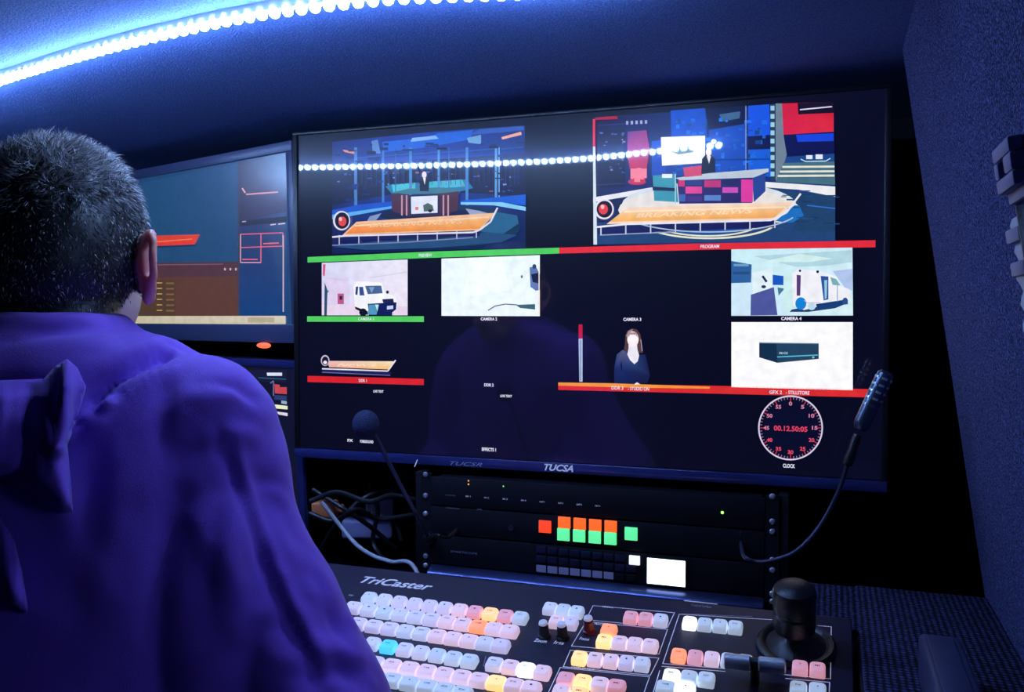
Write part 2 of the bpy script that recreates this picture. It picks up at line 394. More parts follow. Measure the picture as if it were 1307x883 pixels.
# --- program studio picture
p = pic()
p.poly([(757, 150), (900, 140), (1064, 131), (1066, 308), (757, 313)], None, [(18, 20, 62), (18, 40, 120), (20, 40, 120), (30, 60, 120), (22, 34, 90)])
for a, b_, c_, d, col in (((856, 141), (900, 138), (903, 190), (857, 192), (22, 80, 206)), ((900, 139), (952, 135), (952, 158), (905, 165), (14, 24, 70)), ((905, 166), (952, 158), (952, 218), (905, 222), (20, 74, 190)), ((955, 135), (982, 133), (983, 172), (955, 174), (24, 84, 226)), ((955, 174), (983, 172), (983, 190), (955, 191), (14, 20, 76)), ((955, 191), (983, 190), (984, 226), (955, 222), (22, 92, 214)), ((832, 180), (850, 178), (850, 222), (832, 224), (22, 70, 190)), ((850, 192), (905, 190), (905, 224), (850, 224), (16, 60, 160))):
    p.poly([a, b_, c_, d], col)
p.poly([(918, 146), (945, 142), (944, 151), (922, 155)], (60, 100, 140))
for i in range(110):
    x = random.uniform(858, 978); y = random.uniform(150, 220); k = random.uniform(.7, 1.4)
    p.rect(x, y, x+random.uniform(2, 9), y+random.uniform(1, 6), (int(24*k), int(90*k), int(190*min(k, 1.25))))
p.line([(952, 135), (952, 222)], 1.4, (120, 140, 200)); p.line([(905, 204), (984, 203)], 1.2, (14, 50, 130))
p.poly([(764, 168), (798, 165), (798, 238), (764, 240)], (20, 20, 60))
for i in range(22):
    x = random.uniform(764, 796); y = random.uniform(166, 225); p.rect(x, y, x+random.uniform(1, 4), y+random.uniform(1, 2.4), random.choice(((90, 110, 190), (150, 120, 170), (60, 90, 170))))
p.ell(813, 232, 11.5, 4, (196, 40, 90))
for yy in (160, 200, 236): p.line([(762, yy), (798, yy-2)], .8, (60, 60, 130))
p.poly([(801, 168), (825, 166), (829, 190), (823, 232), (808, 234), (801, 200)], None, [(110, 60, 150), (150, 60, 140), (190, 60, 110), (205, 40, 70), (200, 36, 70), (190, 50, 110)])
for i in range(5): p.rect(799+6*i, 154.5-.3*i, 802+6*i, 159-.3*i, (170, 170, 220))
for i in range(10): p.rect(803+random.uniform(0, 20), 212+random.uniform(0, 20), 805+random.uniform(0, 21), 215+random.uniform(0, 20), (245, 130, 150))
p.poly([(983, 133), (997, 132), (1000, 228), (984, 230)], (40, 60, 90)); p.poly([(990, 132), (998, 132), (1006, 190), (996, 228), (990, 230)], (110, 130, 150))
for i in range(9): p.rect(983.5, 135+10.5*i, 988.5, 141+10.5*i, (150, 205, 225))
p.poly([(998, 132), (1064, 130), (1064, 168), (1000, 172)], None, [(206, 30, 66), (200, 20, 40), (222, 44, 70), (214, 30, 74)])
p.poly([(1018, 131.5), (1064, 130), (1064, 144), (1019, 146)], (22, 14, 40)); p.line([(1021, 140), (1062, 136)], 1.6, (220, 215, 240))
p.poly([(1000, 172), (1065, 168), (1065, 206), (1006, 208)], (14, 22, 84)); p.poly([(1016, 172), (1064, 170), (1064, 180), (1018, 181)], (24, 70, 220))
p.poly([(1004, 200), (1065, 196), (1065, 206), (1000, 210)], (30, 70, 140)); p.rect(1029, 198, 1037, 203, (225, 235, 255)); p.rect(1041, 197, 1050, 203, (225, 235, 255)); p.line([(1022, 203), (1028, 206), (1054, 205.5), (1060, 202)], 1.3, (190, 220, 230))
p.poly([(1000, 208), (1065, 206), (1066, 236), (990, 232)], (70, 110, 130))
for y in (213, 219, 224.5): p.line([(1000-(y-210)*.5, y), (1065, y-.5)], 2.6, (226, 226, 214))
p.poly([(757, 252), (832, 239), (832, 243), (810, 250), (757, 258)], (232, 232, 240)); p.poly([(757, 258), (812, 249), (800, 262), (757, 274)], (24, 34, 80))
p.poly([(976, 232), (1066, 238), (1066, 251), (1020, 242), (976, 239)], (236, 236, 240)); p.poly([(985, 240), (1066, 251), (1066, 300), (1000, 302)], (32, 66, 108))
p.ell(905, 262, 112, 30, (214, 224, 236)); p.ell(905, 268, 116, 30, (232, 226, 224)); 
p.poly([(1020, 262), (1026, 275), (1010, 285), (990, 282), (1014, 262)], (30, 110, 190))
p.poly([(757, 284), (1018, 284), (1010, 294), (1066, 296), (1066, 306), (757, 312)], (34, 68, 118))
p.poly([(833, 224), (862, 222), (866, 258), (835, 256)], (60, 150, 176)); p.poly([(833, 238), (862, 240), (862, 244), (833, 243)], (20, 30, 70)); p.rect(845, 222, 858, 227, (235, 240, 250))
p.line([(862, 222), (862, 260)], 1.4, (170, 210, 230))
p.poly([(864, 228), (960, 226), (960, 259), (867, 260)], (44, 40, 110)); p.poly([(960, 226), (977, 220), (977, 244), (962, 258)], (40, 70, 150))
for x0, y0, x1, y1, c_ in ((866, 229, 874, 238, (200, 50, 110)), (875, 238, 896, 247, (220, 70, 150)), (899, 230, 920, 239, (190, 50, 120)), (922, 239, 942, 246, (206, 80, 190)), (946, 229, 961, 258, (216, 60, 160)), (899, 249, 920, 256, (90, 130, 200)), (876, 230, 896, 236, (40, 60, 130)), (922, 229, 942, 236, (30, 40, 100)), (867, 248, 875, 257, (60, 100, 180)), (876, 250, 896, 257, (70, 50, 130))):
    p.rect(x0, y0, x1, y1, c_)
p.poly([(862, 227), (905, 221), (981, 215), (981, 219), (962, 226.5), (868, 230)], (186, 200, 214))
p.poly([(872, 214), (896, 211), (896, 224), (874, 226)], (206, 70, 110))
p.poly([(843.5, 175), (900, 173), (900, 208), (845, 211.5)], (250, 250, 255)); p.poly([(857, 188), (884, 186.5), (885, 194), (866, 197), (858, 194)], (110, 150, 160))
p.poly([(895, 222), (896, 203), (900, 198), (908, 198), (913, 204), (913, 220)], (12, 16, 44)); p.ell(904.5, 194, 3.6, 5.4, (250, 236, 226)); p.poly([(902, 199), (907.5, 199), (905, 209)], (250, 235, 230)); p.ell(911, 180.5, 3.5, 3.2, (240, 250, 255))
p.ring(905, 282, 86, 22, 2.4, (226, 226, 206), a0=15, a1=165); p.ring(903, 284, 66, 17, 2.0, (226, 226, 206), a0=12, a1=168); p.ell(898, 291, 50, 8, (24, 80, 160))
p.poly([(763, 287), (990, 281), (990, 290), (763, 299)], (24, 30, 92)); p.line([(766, 300), (860, 296)], 1.4, (150, 160, 200))
for i in range(8): p.line([(767+31.7*i, 288-1.0*i), (767+31.7*i, 300-1.3*i)], 1.7, (200, 205, 230))
for i in range(26):
    x = random.uniform(985, 1060); y = random.uniform(242, 296); p.rect(x, y, x+random.uniform(4, 16), y+random.uniform(.8, 2), random.choice(((30, 72, 124), (38, 76, 130), (26, 56, 100))))
p.ring(905, 268, 114, 28, 1.6, (170, 190, 220), a0=20, a1=160); p.line([(1030, 262), (1066, 266)], 1.5, (50, 110, 200))
p.poly([(774, 286), (801, 265), (1014, 257.5), (990, 280)], (246, 214, 190)); p.poly([(778, 283), (797, 268), (1006, 262), (988, 278)], None, [(245, 176, 84), (248, 206, 160), (248, 200, 150), (240, 166, 90)])
p.line([(797, 270), (1003, 264)], 2.6, (252, 226, 196)); p.text('BREAKING NEWS', 885, 272, 150, 6, (250, 216, 180), shear=.3)
p.line([(759, 290), (800, 286), (984, 281), (1004, 271), (1022, 247)], 2.4, (232, 232, 246))
p.ell(771, 267, 12.5, 13, (232, 226, 240)); p.ell(771.5, 267, 10, 10.8, (18, 14, 40)); p.ell(770, 267, 6, 6.6, (226, 60, 66)); p.ell(769, 264, 2.4, 2.8, (250, 190, 190))
p.poly([(756.5, 152), (759.8, 152), (759.8, 187), (756.8, 187)], (214, 50, 80)); p.poly([(756.8, 187), (759.8, 187), (762, 312), (757.5, 312)], (214, 228, 240)); p.poly([(760, 150), (787, 148), (789, 152), (760, 153)], (170, 20, 40))
p.build('program_picture', S, screen, 'program picture of a blue studio with a curved desk, white screen and orange banner')

# --- bars with captions
def bar(name, pts, col, caption=None, label=None):
    p = pic(); p.poly(pts, col)
    if caption: p.text(*caption)
    return p.build(name, S, screen, label)
bar('tally_bar', [(392.5, 328), (550, 321), (713.5, 316), (713.5, 323.5), (550, 329), (392.5, 335)], (80, 205, 95), ('PREVIEW', 543, 325.6, 17, 4), 'green bar under the preview picture')
bar('tally_bar', [(713.5, 316), (910, 310), (1117.5, 306.5), (1117.5, 315.5), (910, 318.5), (713.5, 323.5)], (224, 44, 60), ('PROGRAM', 906, 314.4, 24, 4.5), 'red bar under the program picture')
bar('tally_bar', [(392, 403.5), (541, 403.5), (541, 410.8), (392, 410.5)], (84, 205, 98), ('CAMERA 1', 467, 407, 20, 3.6), 'green bar under the first camera picture')
bar('tally_bar', [(392.5, 479.5), (541, 483.5), (541, 491.5), (392.5, 487.5)], (214, 34, 46), ('DDR 1', 463, 485.6, 10, 3.8), 'red bar under the banner clip')
p = pic(); p.poly([(712.5, 489), (900, 492), (1108, 496.5), (1105, 507), (900, 502), (712.5, 497.5)], (218, 44, 48)); p.poly([(712.5, 488), (780, 489), (906, 493.5), (906, 496), (800, 494.5), (712.5, 492)], (240, 150, 60))
p.text('DDR 3', 788, 495, 15, 4.5); p.text('- STUDIO ON', 815, 496, 27, 4.5); p.text('GFX 2', 990, 500.5, 16, 4.5); p.text('- STILLSTORE', 1018, 501, 30, 4.5)
p.build('tally_bar', S, screen, 'red and orange bar under the lady and the black box')
p = pic()
for t, x, y, w, h in (('CAMERA 2', 624, 407, 21, 4), ('CAMERA 3', 807, 407.5, 23, 4.2), ('CAMERA 4', 1010, 406.5, 26, 4.4), ('DDR 2', 624, 491.2, 12, 4), ('LIVE TEXT', 483, 499.4, 13, 3.2), ('LIVE TEXT', 646, 505.4, 15, 3.2), ('FX', 447, 562, 7, 3.6), ('FOREGROUND', 468, 563.5, 17, 3.8), ('EFFECTS 1', 624, 573.6, 18, 4.4), ('CLOCK', 1007, 594.5, 15.5, 5)):
    p = pic(); p.text(t, x, y, w, h, bold=.035); p.build('caption', S, screen)

# --- camera pictures
p = pic(); z = lambda x, y: (385+x/8.17, 325+y/8.17)
p.poly([z(210, 85), z(1105, 50), z(1105, 632), z(210, 632)], None, [(214, 216, 246), (236, 232, 250), (240, 228, 244), (216, 206, 240)])
p.poly([z(240, 240), z(490, 235), z(500, 520), z(270, 520)], (222, 208, 240)); p.poly([z(210, 520), z(1105, 540), z(1105, 632), z(210, 632)], (232, 214, 238))
p.poly([z(222, 100), z(250, 100), z(240, 225), z(222, 215)], (214, 80, 130)); p.poly([z(240, 290), z(270, 370), z(262, 632), z(235, 632)], (40, 76, 110)); p.poly([z(262, 365), z(285, 380), z(268, 400)], (40, 130, 120))
p.rect(*z(375, 405), *z(440, 515), (190, 90, 140)); p.rect(*z(395, 430), *z(425, 470), (60, 30, 70)); p.line([z(720, 240), z(1100, 180)], .8, (212, 200, 226)); p.line([z(240, 240), z(480, 270)], .8, (200, 200, 226))
p.poly([z(540, 330), z(575, 275), z(830, 290), z(870, 400), z(985, 440), z(995, 560), z(940, 600), z(680, 630), z(555, 550)], (246, 246, 252))
p.poly([z(565, 335), z(590, 330), z(582, 420), z(560, 415)], (40, 60, 120)); p.poly([z(600, 335), z(640, 335), z(655, 425), z(605, 425)], (50, 80, 150)); p.poly([z(662, 325), z(830, 322), z(845, 402), z(690, 412)], (70, 100, 150)); p.poly([z(700, 340), z(760, 335), z(730, 400)], (130, 160, 200))
p.ell(*z(895, 390), 1.8, 2, (20, 20, 40)); p.poly([z(840, 465), z(955, 458), z(962, 500), z(850, 502)], (30, 34, 80)); p.poly([z(690, 512), z(990, 495), z(985, 570), z(945, 600), z(945, 632), z(700, 632)], (14, 28, 90)); p.poly([z(700, 520), z(810, 520), z(780, 625), z(690, 625)], (80, 150, 190)); p.poly([z(765, 520), z(800, 520), z(790, 590)], (190, 236, 246)); p.poly([z(890, 535), z(955, 528), z(955, 565), z(890, 572)], (200, 214, 250))
p.poly([z(555, 540), z(690, 590), z(690, 632), z(560, 565)], (16, 16, 40)); p.ell(*z(640, 600), 5, 5, (16, 16, 40), 16)
p.build('camera_picture', S, screen, 'camera picture of a white van in a pale hall')
p = pic(); p.poly([(563.5, 330), (689, 325.5), (689, 403.5), (563.5, 403)], (238, 250, 255)); p.poly([(600, 330), (640, 328), (650, 370), (590, 380)], (246, 255, 252))
p.poly([(676, 341), (684, 340), (689, 350), (689, 370), (684, 371), (677, 366)], (90, 120, 180)); p.poly([(678, 350), (687, 348), (688, 362), (680, 360)], (20, 30, 70)); p.ell(682, 340, 2.5, 3, (50, 60, 100)); p.ell(666, 353, 1.3, 2, (80, 120, 120))
p.line([(623, 396), (632, 390.5), (645, 388), (660, 389)], 1.3, (80, 80, 130)); p.poly([(658, 389), (683, 388), (683, 395), (664, 393)], (60, 100, 120)); p.line([(688, 340), (688, 402)], 1.2, (250, 225, 200))
p.build('camera_picture', S, screen, 'overexposed white camera picture with a microphone')
p = pic(); z = lambda x, y: (925+x/6.535, 310+y/6.535)
p.poly([z(55, 52), z(1065, 35), z(1070, 605), z(55, 608)], None, [(200, 236, 246), (206, 236, 250), (214, 240, 246), (196, 224, 250)])
p.poly([z(240, 110), z(1060, 60), z(1060, 160), z(850, 190), z(600, 200)], (176, 214, 226)); p.poly([z(300, 160), z(620, 90), z(900, 130), z(700, 160)], (210, 240, 240)); p.poly([z(900, 235), z(1065, 215), z(1065, 400), z(1000, 370)], (176, 196, 236))
p.poly([z(55, 150), z(225, 180), z(220, 330), z(55, 335)], (46, 96, 160)); p.rect(*z(75, 175), *z(200, 195), (110, 160, 200)); p.rect(*z(70, 240), *z(205, 262), (40, 76, 130)); p.poly([z(55, 345), z(215, 340), z(215, 600), z(55, 600)], (206, 232, 250))
p.poly([z(230, 250), z(400, 210), z(400, 380), z(235, 425)], (226, 242, 250)); p.line([z(315, 275), z(350, 325)], 3, (30, 44, 80)); p.ell(*z(325, 365), 3, 2, (40, 50, 90))
p.poly([z(400, 265), z(490, 275), z(490, 352), z(400, 350)], (26, 86, 190)); p.poly([z(440, 370), z(500, 380), z(450, 440)], (70, 120, 150)); p.poly([z(500, 260), z(560, 250), z(560, 600), z(480, 560)], (206, 238, 240))
p.poly([z(218, 432), z(410, 368), z(440, 602), z(215, 605)], (76, 86, 156)); p.poly([z(560, 555), z(760, 520), z(940, 520), z(1030, 500), z(920, 545), z(700, 575), z(540, 575)], (30, 60, 110))
p.poly([z(560, 260), z(610, 215), z(800, 235), z(930, 280), z(965, 360), z(1040, 385), z(1050, 470), z(980, 500), z(800, 525), z(660, 560), z(570, 520)], (240, 240, 248)); p.poly([z(600, 265), z(635, 270), z(630, 440), z(600, 440)], (90, 60, 120)); p.poly([z(800, 275), z(865, 280), z(865, 470), z(825, 480)], (40, 84, 160)); p.poly([z(830, 310), z(855, 310), z(850, 460), z(835, 470)], (150, 200, 220))
p.poly([z(880, 285), z(930, 300), z(965, 355), z(900, 350)], (120, 170, 180)); p.poly([z(760, 510), z(1020, 470), z(1030, 510), z(770, 545)], (24, 60, 120)); p.ell(*z(635, 505), 7, 8, (20, 130, 214)); p.ell(*z(725, 530), 5, 4.6, (190, 220, 240)); p.ell(*z(1005, 485), 3.5, 4.5, (40, 80, 140)); p.ell(*z(775, 240), 1.8, 1.8, (20, 30, 60)); p.ell(*z(628, 232), 1.5, 1.5, (20, 30, 60))
p.line([z(940, 350), z(940, 490)], 1, (120, 150, 190)); p.line([z(665, 480), z(690, 500), z(800, 500)], 1, (200, 180, 210))
p.build('camera_picture', S, screen, 'pale camera picture of a van with open doors behind a desk')
# --- banner clip
p = pic(); p.poly([(411, 471), (500, 475), (497, 479), (411, 476)], (30, 30, 90)); p.line([(411, 475), (498, 479)], 1, (110, 110, 160))
p.poly([(418, 460.5), (503, 461), (497, 471.5), (420, 468.5)], None, [(232, 190, 190), (244, 226, 190), (250, 196, 110), (240, 170, 160)]); p.line([(411, 470.5), (495, 473.5), (505, 459.5)], 1.7, (230, 226, 245)); p.text('NEWS', 455, 466, 50, 3.4, (250, 220, 200), shear=.3)
p.ell(415, 460, 5.5, 7, (200, 190, 215)); p.ell(415, 460.5, 4.2, 5.6, (24, 18, 44)); p.ell(415, 462.5, 2.4, 2.4, (235, 225, 235))
p.build('banner_picture', S, screen, 'small orange banner clip on black')
# --- lady
p = pic(); p.poly([(738.5, 414), (743.5, 414), (743.5, 432), (738.5, 431)], (190, 24, 60)); p.poly([(738.5, 432), (743.5, 432), (743.5, 487), (739.5, 487)], (176, 196, 226)); p.line([(741, 434), (741, 486)], .8, (60, 70, 130)); p.build('level_meter', S, screen, 'tall thin red and pale level meter'); p = pic()
z = lambda x, y: (770+x/9.3, 405+y/9.3)
p.poly([z(262, 215), z(285, 160), z(340, 130), z(400, 145), z(440, 200), z(460, 330), z(470, 420), z(420, 420), z(280, 400), z(245, 380), z(260, 300)], (84, 60, 66)); p.poly([z(270, 220), z(300, 160), z(350, 140), z(340, 180), z(290, 240)], (160, 140, 150)); p.line([z(445, 260), z(462, 400)], .8, (190, 170, 190))
p.poly([z(130, 780), z(130, 600), z(160, 440), z(230, 385), z(280, 400), z(360, 550), z(430, 440), z(500, 440), z(530, 560), z(555, 690), z(520, 785)], None, [(22, 34, 90), (26, 44, 104), (40, 72, 130), (90, 90, 130), (40, 60, 110), (40, 66, 120), (24, 40, 90), (24, 30, 80), (20, 28, 76), (26, 30, 76), (20, 24, 66)])
p.poly([z(300, 300), z(400, 300), z(405, 380), z(425, 450), z(410, 520), z(370, 555), z(320, 510), z(285, 440), z(300, 370)], (236, 232, 246)); p.ell(*z(352, 260), 7.2, 10, (250, 240, 246)); p.poly([z(290, 240), z(300, 180), z(390, 175), z(415, 240), z(380, 205), z(320, 205)], (176, 140, 150)); p.poly([z(375, 785), z(400, 770), z(440, 795), z(370, 800)], (240, 225, 235))
p.poly([z(215, 500), z(225, 600), z(210, 640), z(205, 560)], (14, 20, 60))
p.build('lady_picture', S, screen, 'picture of a lady in a dark v-neck top on black')
# --- black box still
p = pic(); p.poly([(933.5, 411), (1088.5, 411), (1088.5, 498), (933.5, 494)], (252, 252, 255))
p.poly([(969, 437), (1045, 438), (1045, 458), (992, 463), (969, 456)], (36, 66, 96)); p.poly([(969, 437), (991, 438.5), (992, 463), (969, 456)], (20, 46, 76)); p.line([(969, 437.5), (1045, 438.5)], 1.2, (90, 130, 160)); p.line([(992, 455.5), (1044, 453)], 1.4, (90, 190, 220)); p.text('IMAGE', 1000, 450.5, 11, 3, (160, 200, 220)); p.ell(1038, 456, 1.6, 1.4, (140, 190, 210))
p.build('box_picture', S, screen, 'white still picture of a dark box-shaped device')
# --- clock
p = pic(); cx, cy, r = 1009, 546, 40.5
p.ell(cx, cy, r-1, r-1, (8, 12, 42), 48); p.ring(cx, cy, r, r, 1.9, (214, 206, 232))
for i in range(60):
    a = math.radians(6*i); L = 4.6 if i % 5 == 0 else 2.6
    if i % 15 == 0: L = 6.5
    p.line([(cx+(r-1.4)*math.sin(a), cy-(r-1.4)*math.cos(a)), (cx+(r-1.4-L)*math.sin(a), cy-(r-1.4-L)*math.cos(a))], .9, (226, 50, 80) if i % 5 == 0 else (170, 120, 150))
for i in range(12):
    a = math.radians(30*i); t = str(5*i); p.text(t, cx+(r-9.6)*math.sin(a), cy-(r-9.6)*math.cos(a), 4.2*len(t)-1.2*(len(t) > 1), 5.0, (226, 76, 104) if 3 < i < 9 else (214, 130, 165), bold=.03)
p.text('00.12.50:05', cx, cy+1, 43, 6.8, (222, 66, 96), bold=.03)
p.build('clock_face', S, screen, 'round red and white studio clock face')

# ------------------------------------------------------------------ two monitors at the left, turned towards the operator
phi = math.radians(71.7); U1 = Vector((math.sin(phi), -math.cos(phi), 0))   # towards the right end
N1 = U1.cross(UP).normalized()
if N1.dot(CAM-at(372, 300, 1.53)) < 0: N1 = -N1
P1 = at(372, 300, 1.53)
N1 = (N1*math.cos(math.radians(2)) - UP*math.sin(math.radians(2))).normalized(); UM = U1.cross(N1).normalized(); UM = UM if UM.z > 0 else -UM
def monitor_frame(pr):   # matrix: x along U1, y = -N1 (back), z up
    m = Matrix.Identity(4)
    for i, v in enumerate((U1, -N1, UM)): m.col[i][:3] = v
    m.translation = pr; return m
def zr(px, py): return hit(px, py, P1, N1)
TR, BR = zr(374, 179), zr(374, 438)
STR, SBR = zr(366.5, 194), zr(364.5, 414)
MM = monitor_frame(TR - UM*TR.z)
hgt = TR.z-BR.z; wdt = .58; bz = .012
sz0, sz1 = SBR.z, STR.z; sx1 = -abs((STR-TR).dot(U1)); sx0 = -wdt-sx1
mon = empty('monitor'); tag(mon, 'grey-blue desktop monitor left of the television, showing a blue and brown editing window', 'monitor', 'desktop monitors beside the television')
mb = MB(); mb.box((-wdt, .004, BR.z), (-.012, .03, TR.z), M=MM).box((-wdt+.1, .03, BR.z+.08), (-.1, .055, TR.z-.08), M=MM); mb.build('housing', M['black'], mon, bevel=.003)
mb = MB(); mb.box((-wdt, -.004, sz1), (0, .004, TR.z), M=MM).box((-wdt, -.004, BR.z), (0, .004, sz0), M=MM).box((-wdt, -.004, sz0), (sx0, .004, sz1), M=MM).box((sx1, -.004, sz0), (0, .004, sz1), M=MM)
mb.build('bezel', M['bezel'], mon, bevel=.0012)
mb = MB(); mb.box((sx0, .0, sz0), (sx1, .006, sz1), M=MM); mb.c = [lin((28, 66, 112))]*len(mb.v)
s1 = mb.build('screen', M['screen2'], mon, attr=True)
p = Pic(P1, N1, U1); S2 = M['screen2']
p.poly([(90, 252), (305, 208), (305, 414), (90, 414)], None, [(30, 80, 120), (34, 76, 122), (60, 66, 70), (70, 62, 60)])
p.poly([(90, 252), (305, 208), (305, 334), (90, 340)], None, [(28, 78, 118), (34, 74, 124), (34, 72, 118), (30, 74, 110)])
p.poly([(150, 336), (305, 334), (305, 352), (150, 355)], (80, 50, 62)); p.poly([(150, 355), (305, 352), (305, 405), (150, 405)], (92, 58, 50))
p.poly([(150, 357), (224, 357), (224, 404), (150, 404)], (80, 58, 44))
for y in (361, 368, 375, 382, 389, 396): p.line([(200, y), (207, y)], 1.2, (200, 160, 90)); p.line([(212, y+.5), (222, y+.5)], 2, (130, 96, 60))
p.line([(150, 338.5), (285, 337)], 1, (130, 90, 110))
p.poly([(305, 207), (366, 194), (365, 405), (305, 405)], None, [(50, 50, 84), (70, 90, 130), (18, 62, 124), (18, 62, 124)])
p.poly([(305, 208), (366, 195), (366, 270), (305, 282)], None, [(60, 60, 90), (70, 100, 140), (60, 52, 90), (50, 44, 80)]); p.poly([(305, 282), (366, 276), (366, 283), (305, 289)], (36, 36, 60)); p.poly([(303.5, 207), (306, 207), (306, 405), (303.5, 405)], (60, 60, 84))
p.line([(314, 248), (355, 245)], 1.8, (226, 150, 160)); p.line([(309, 240), (313, 246)], 2, (240, 170, 170)); p.line([(309, 283), (314, 282.5)], 1.2, (220, 190, 210)); p.line([(345, 287), (352, 286)], 1.4, (220, 200, 220)); p.line([(355, 286), (364, 285)], 1.4, (220, 200, 220))
R_ = (226, 100, 130)
p.line([(307, 299), (361, 297), (361, 315)], 1.3, R_); p.line([(307, 299), (307, 335)], 1.1, (226, 170, 180)); p.line([(333, 298), (333, 335)], 1.3, R_); p.line([(307, 316), (361, 314)], 1.3, R_); p.line([(307, 335), (333, 335)], 1.3, (220, 160, 190)); p.line([(309, 331), (329, 331)], 1.6, R_); p.line([(336, 311), (356, 310)], 1.6, (240, 100, 120)); p.line([(361.5, 300), (361.5, 398)], 1.4, (214, 190, 200))
p.poly([(90, 304), (255, 299), (248, 312), (90, 318)], None, [(200, 50, 40), (214, 70, 50), (226, 60, 50), (190, 40, 40)]); p.line([(195, 309), (245, 305)], 1.4, (240, 120, 80)); p.poly([(90, 318), (250, 312), (252, 314), (90, 321)], (24, 50, 90))
for x in (286, 293, 300): p.rect(x, 342, x+2, 345, (200, 180, 190))
p.poly([(90, 403.5), (364.5, 403), (364.5, 413.5), (90, 414.5)], None, [(196, 184, 150), (214, 206, 186), (206, 200, 180), (196, 184, 150)]); p.poly([(316, 405), (350, 405), (350, 411.5), (316, 411.5)], (182, 172, 146))
p.build('screen_picture', S2, s1, 'blue editing window with brown panel, red banner and beige task bar')
mb = MB(); mb.box((-wdt/2-.05, .055, CAM.z-.02), (-wdt/2+.05, .12, CAM.z+.08), M=MM); mb.build('wall_mount', M['black_matt'], mon)
ml = MB(); cc = zr(341, 440.5)-N1*.0
for k_ in range(1): pass
lamp_m = mat('power_light', (.5, .05, .02), .3, emit=(1, .12, .05), estr=1.6)
Ml = Matrix.Translation(cc + N1*.006) @ Matrix(((U1.x*.019, 0, N1.x*.008, 0), (U1.y*.019, 0, N1.y*.008, 0), (0, .0052, 0, 0), (0, 0, 0, 1)))
ml.lathe([(1, 0), (.97, .3), (.8, .65), (.5, .9), (.01, 1)], Ml, 28)
o = ml.build('power_light', lamp_m, mon, smooth=True); o['label'] = 'glowing orange-red oval power light'
# lower monitor
T2 = zr(374.5, 460).z; S2R = zr(367.5, 469)
mon2 = empty('monitor'); tag(mon2, 'dark lower monitor below the blue one, mostly hidden by the purple shoulder', 'monitor', 'desktop monitors beside the television')
mb = MB(); mb.box((-wdt, .004, T2-.36), (-.024, .03, T2), M=MM).box((-wdt+.1, .03, T2-.3), (-.1, .055, T2-.08), M=MM).box((-wdt/2-.05, .055, T2-.2), (-wdt/2+.05, .12, T2-.1), M=MM); mb.build('housing', M['black'], mon2, bevel=.003)
mb = MB(); sz1b = S2R.z; sz0b = T2-.36+.02
mb.box((-wdt, -.004, sz1b), (0, .004, T2), M=MM).box((-wdt, -.004, T2-.36), (0, .004, sz0b), M=MM).box((-wdt, -.004, sz0b), (sx0, .004, sz1b), M=MM).box((sx1, -.004, sz0b), (0, .004, sz1b), M=MM)
mb.build('bezel', M['gloss'], mon2, bevel=.0012)
mb = MB(); mb.box((sx0, .0, sz0b), (sx1, .006, sz1b), M=MM); mb.c = [lin((14, 16, 44))]*len(mb.v)
s2 = mb.build('screen', M['screen2'], mon2, attr=True)
p = Pic(P1, N1, U1)
p.poly([(300, 472), (366, 472), (366, 488), (300, 486)], (22, 24, 54)); p.poly([(340.5, 475.5), (360, 475.5), (360, 479.5), (341, 479.5)], (220, 226, 246)); p.line([(345, 489), (349, 486), (349, 505)], 1.5, (110, 110, 150)); p.poly([(350, 490), (357, 491), (357, 494), (366, 494), (366, 503), (351, 502)], (200, 70, 80)); p.poly([(350, 504), (366, 505), (366, 511), (350, 510)], (40, 60, 110)); p.line([(330, 482), (365, 484)], 1.2, (40, 90, 130))
p.poly([(359, 511), (366, 512), (366, 516), (359, 515)], (150, 170, 200)); p.poly([(350, 516), (367, 518), (367, 522.5), (350, 521)], (232, 240, 200)); p.poly([(352, 525), (367, 527), (367, 531), (356, 529)], (222, 214, 226))
p.build('screen_picture', S2, s2, 'dark screen content with red block and white bars')

# ------------------------------------------------------------------ equipment rack under the television
YR = 1.272
P_R = Vector((0, YR, 0)); nR = Vector((0, -1, 0))
def rk(px, py, dy=0): return hit(px, py, Vector((0, YR+dy, 0)), nR)
XL, XR_ = rk(545, 680).x, rk(985, 700).x
RZT, RZB = rk(700, 615).z, .80
WT = .795   # worktop height
rack = empty('equipment_rack'); tag(rack, 'black equipment rack frame below the television with screws down both rails', 'rack')
for xa in (XL-.022, XR_+.008): MB().box((xa, YR+.004, WT), (xa+.014, YR+.30, RZT+.002)).build('side_panel', M['black_matt'], rack, bevel=.001)
for x in (XL, XR_):
    MB().box((x-.009, YR-.002, WT+.001), (x+.009, YR+.0035, RZT+.002)).build('rail', M['black_matt'], rack)
scr = MB(); scr.lathe([(.0042, 0), (.0042, .0012), (.003, .0026), (.0006, .003)], Matrix.Rotation(math.pi/2, 4, 'X'), 14)
first_s = None
for px, ys in ((544, (605, 632, 655, 683, 709, 721)), (986, (633, 665, 678, 714, 727, 757, 767))):
    for y in ys:
        q = rk(px, y); 
        if q.z < WT+.01: continue
        if first_s is None: first_s = scr.build('screw', M['silver'], rack, smooth=True); s_ = first_s
        else: s_ = first_s.copy(); COL.objects.link(s_); s_.parent = rack
        s_.location = (q.x, YR-.002 if True else 0, q.z)
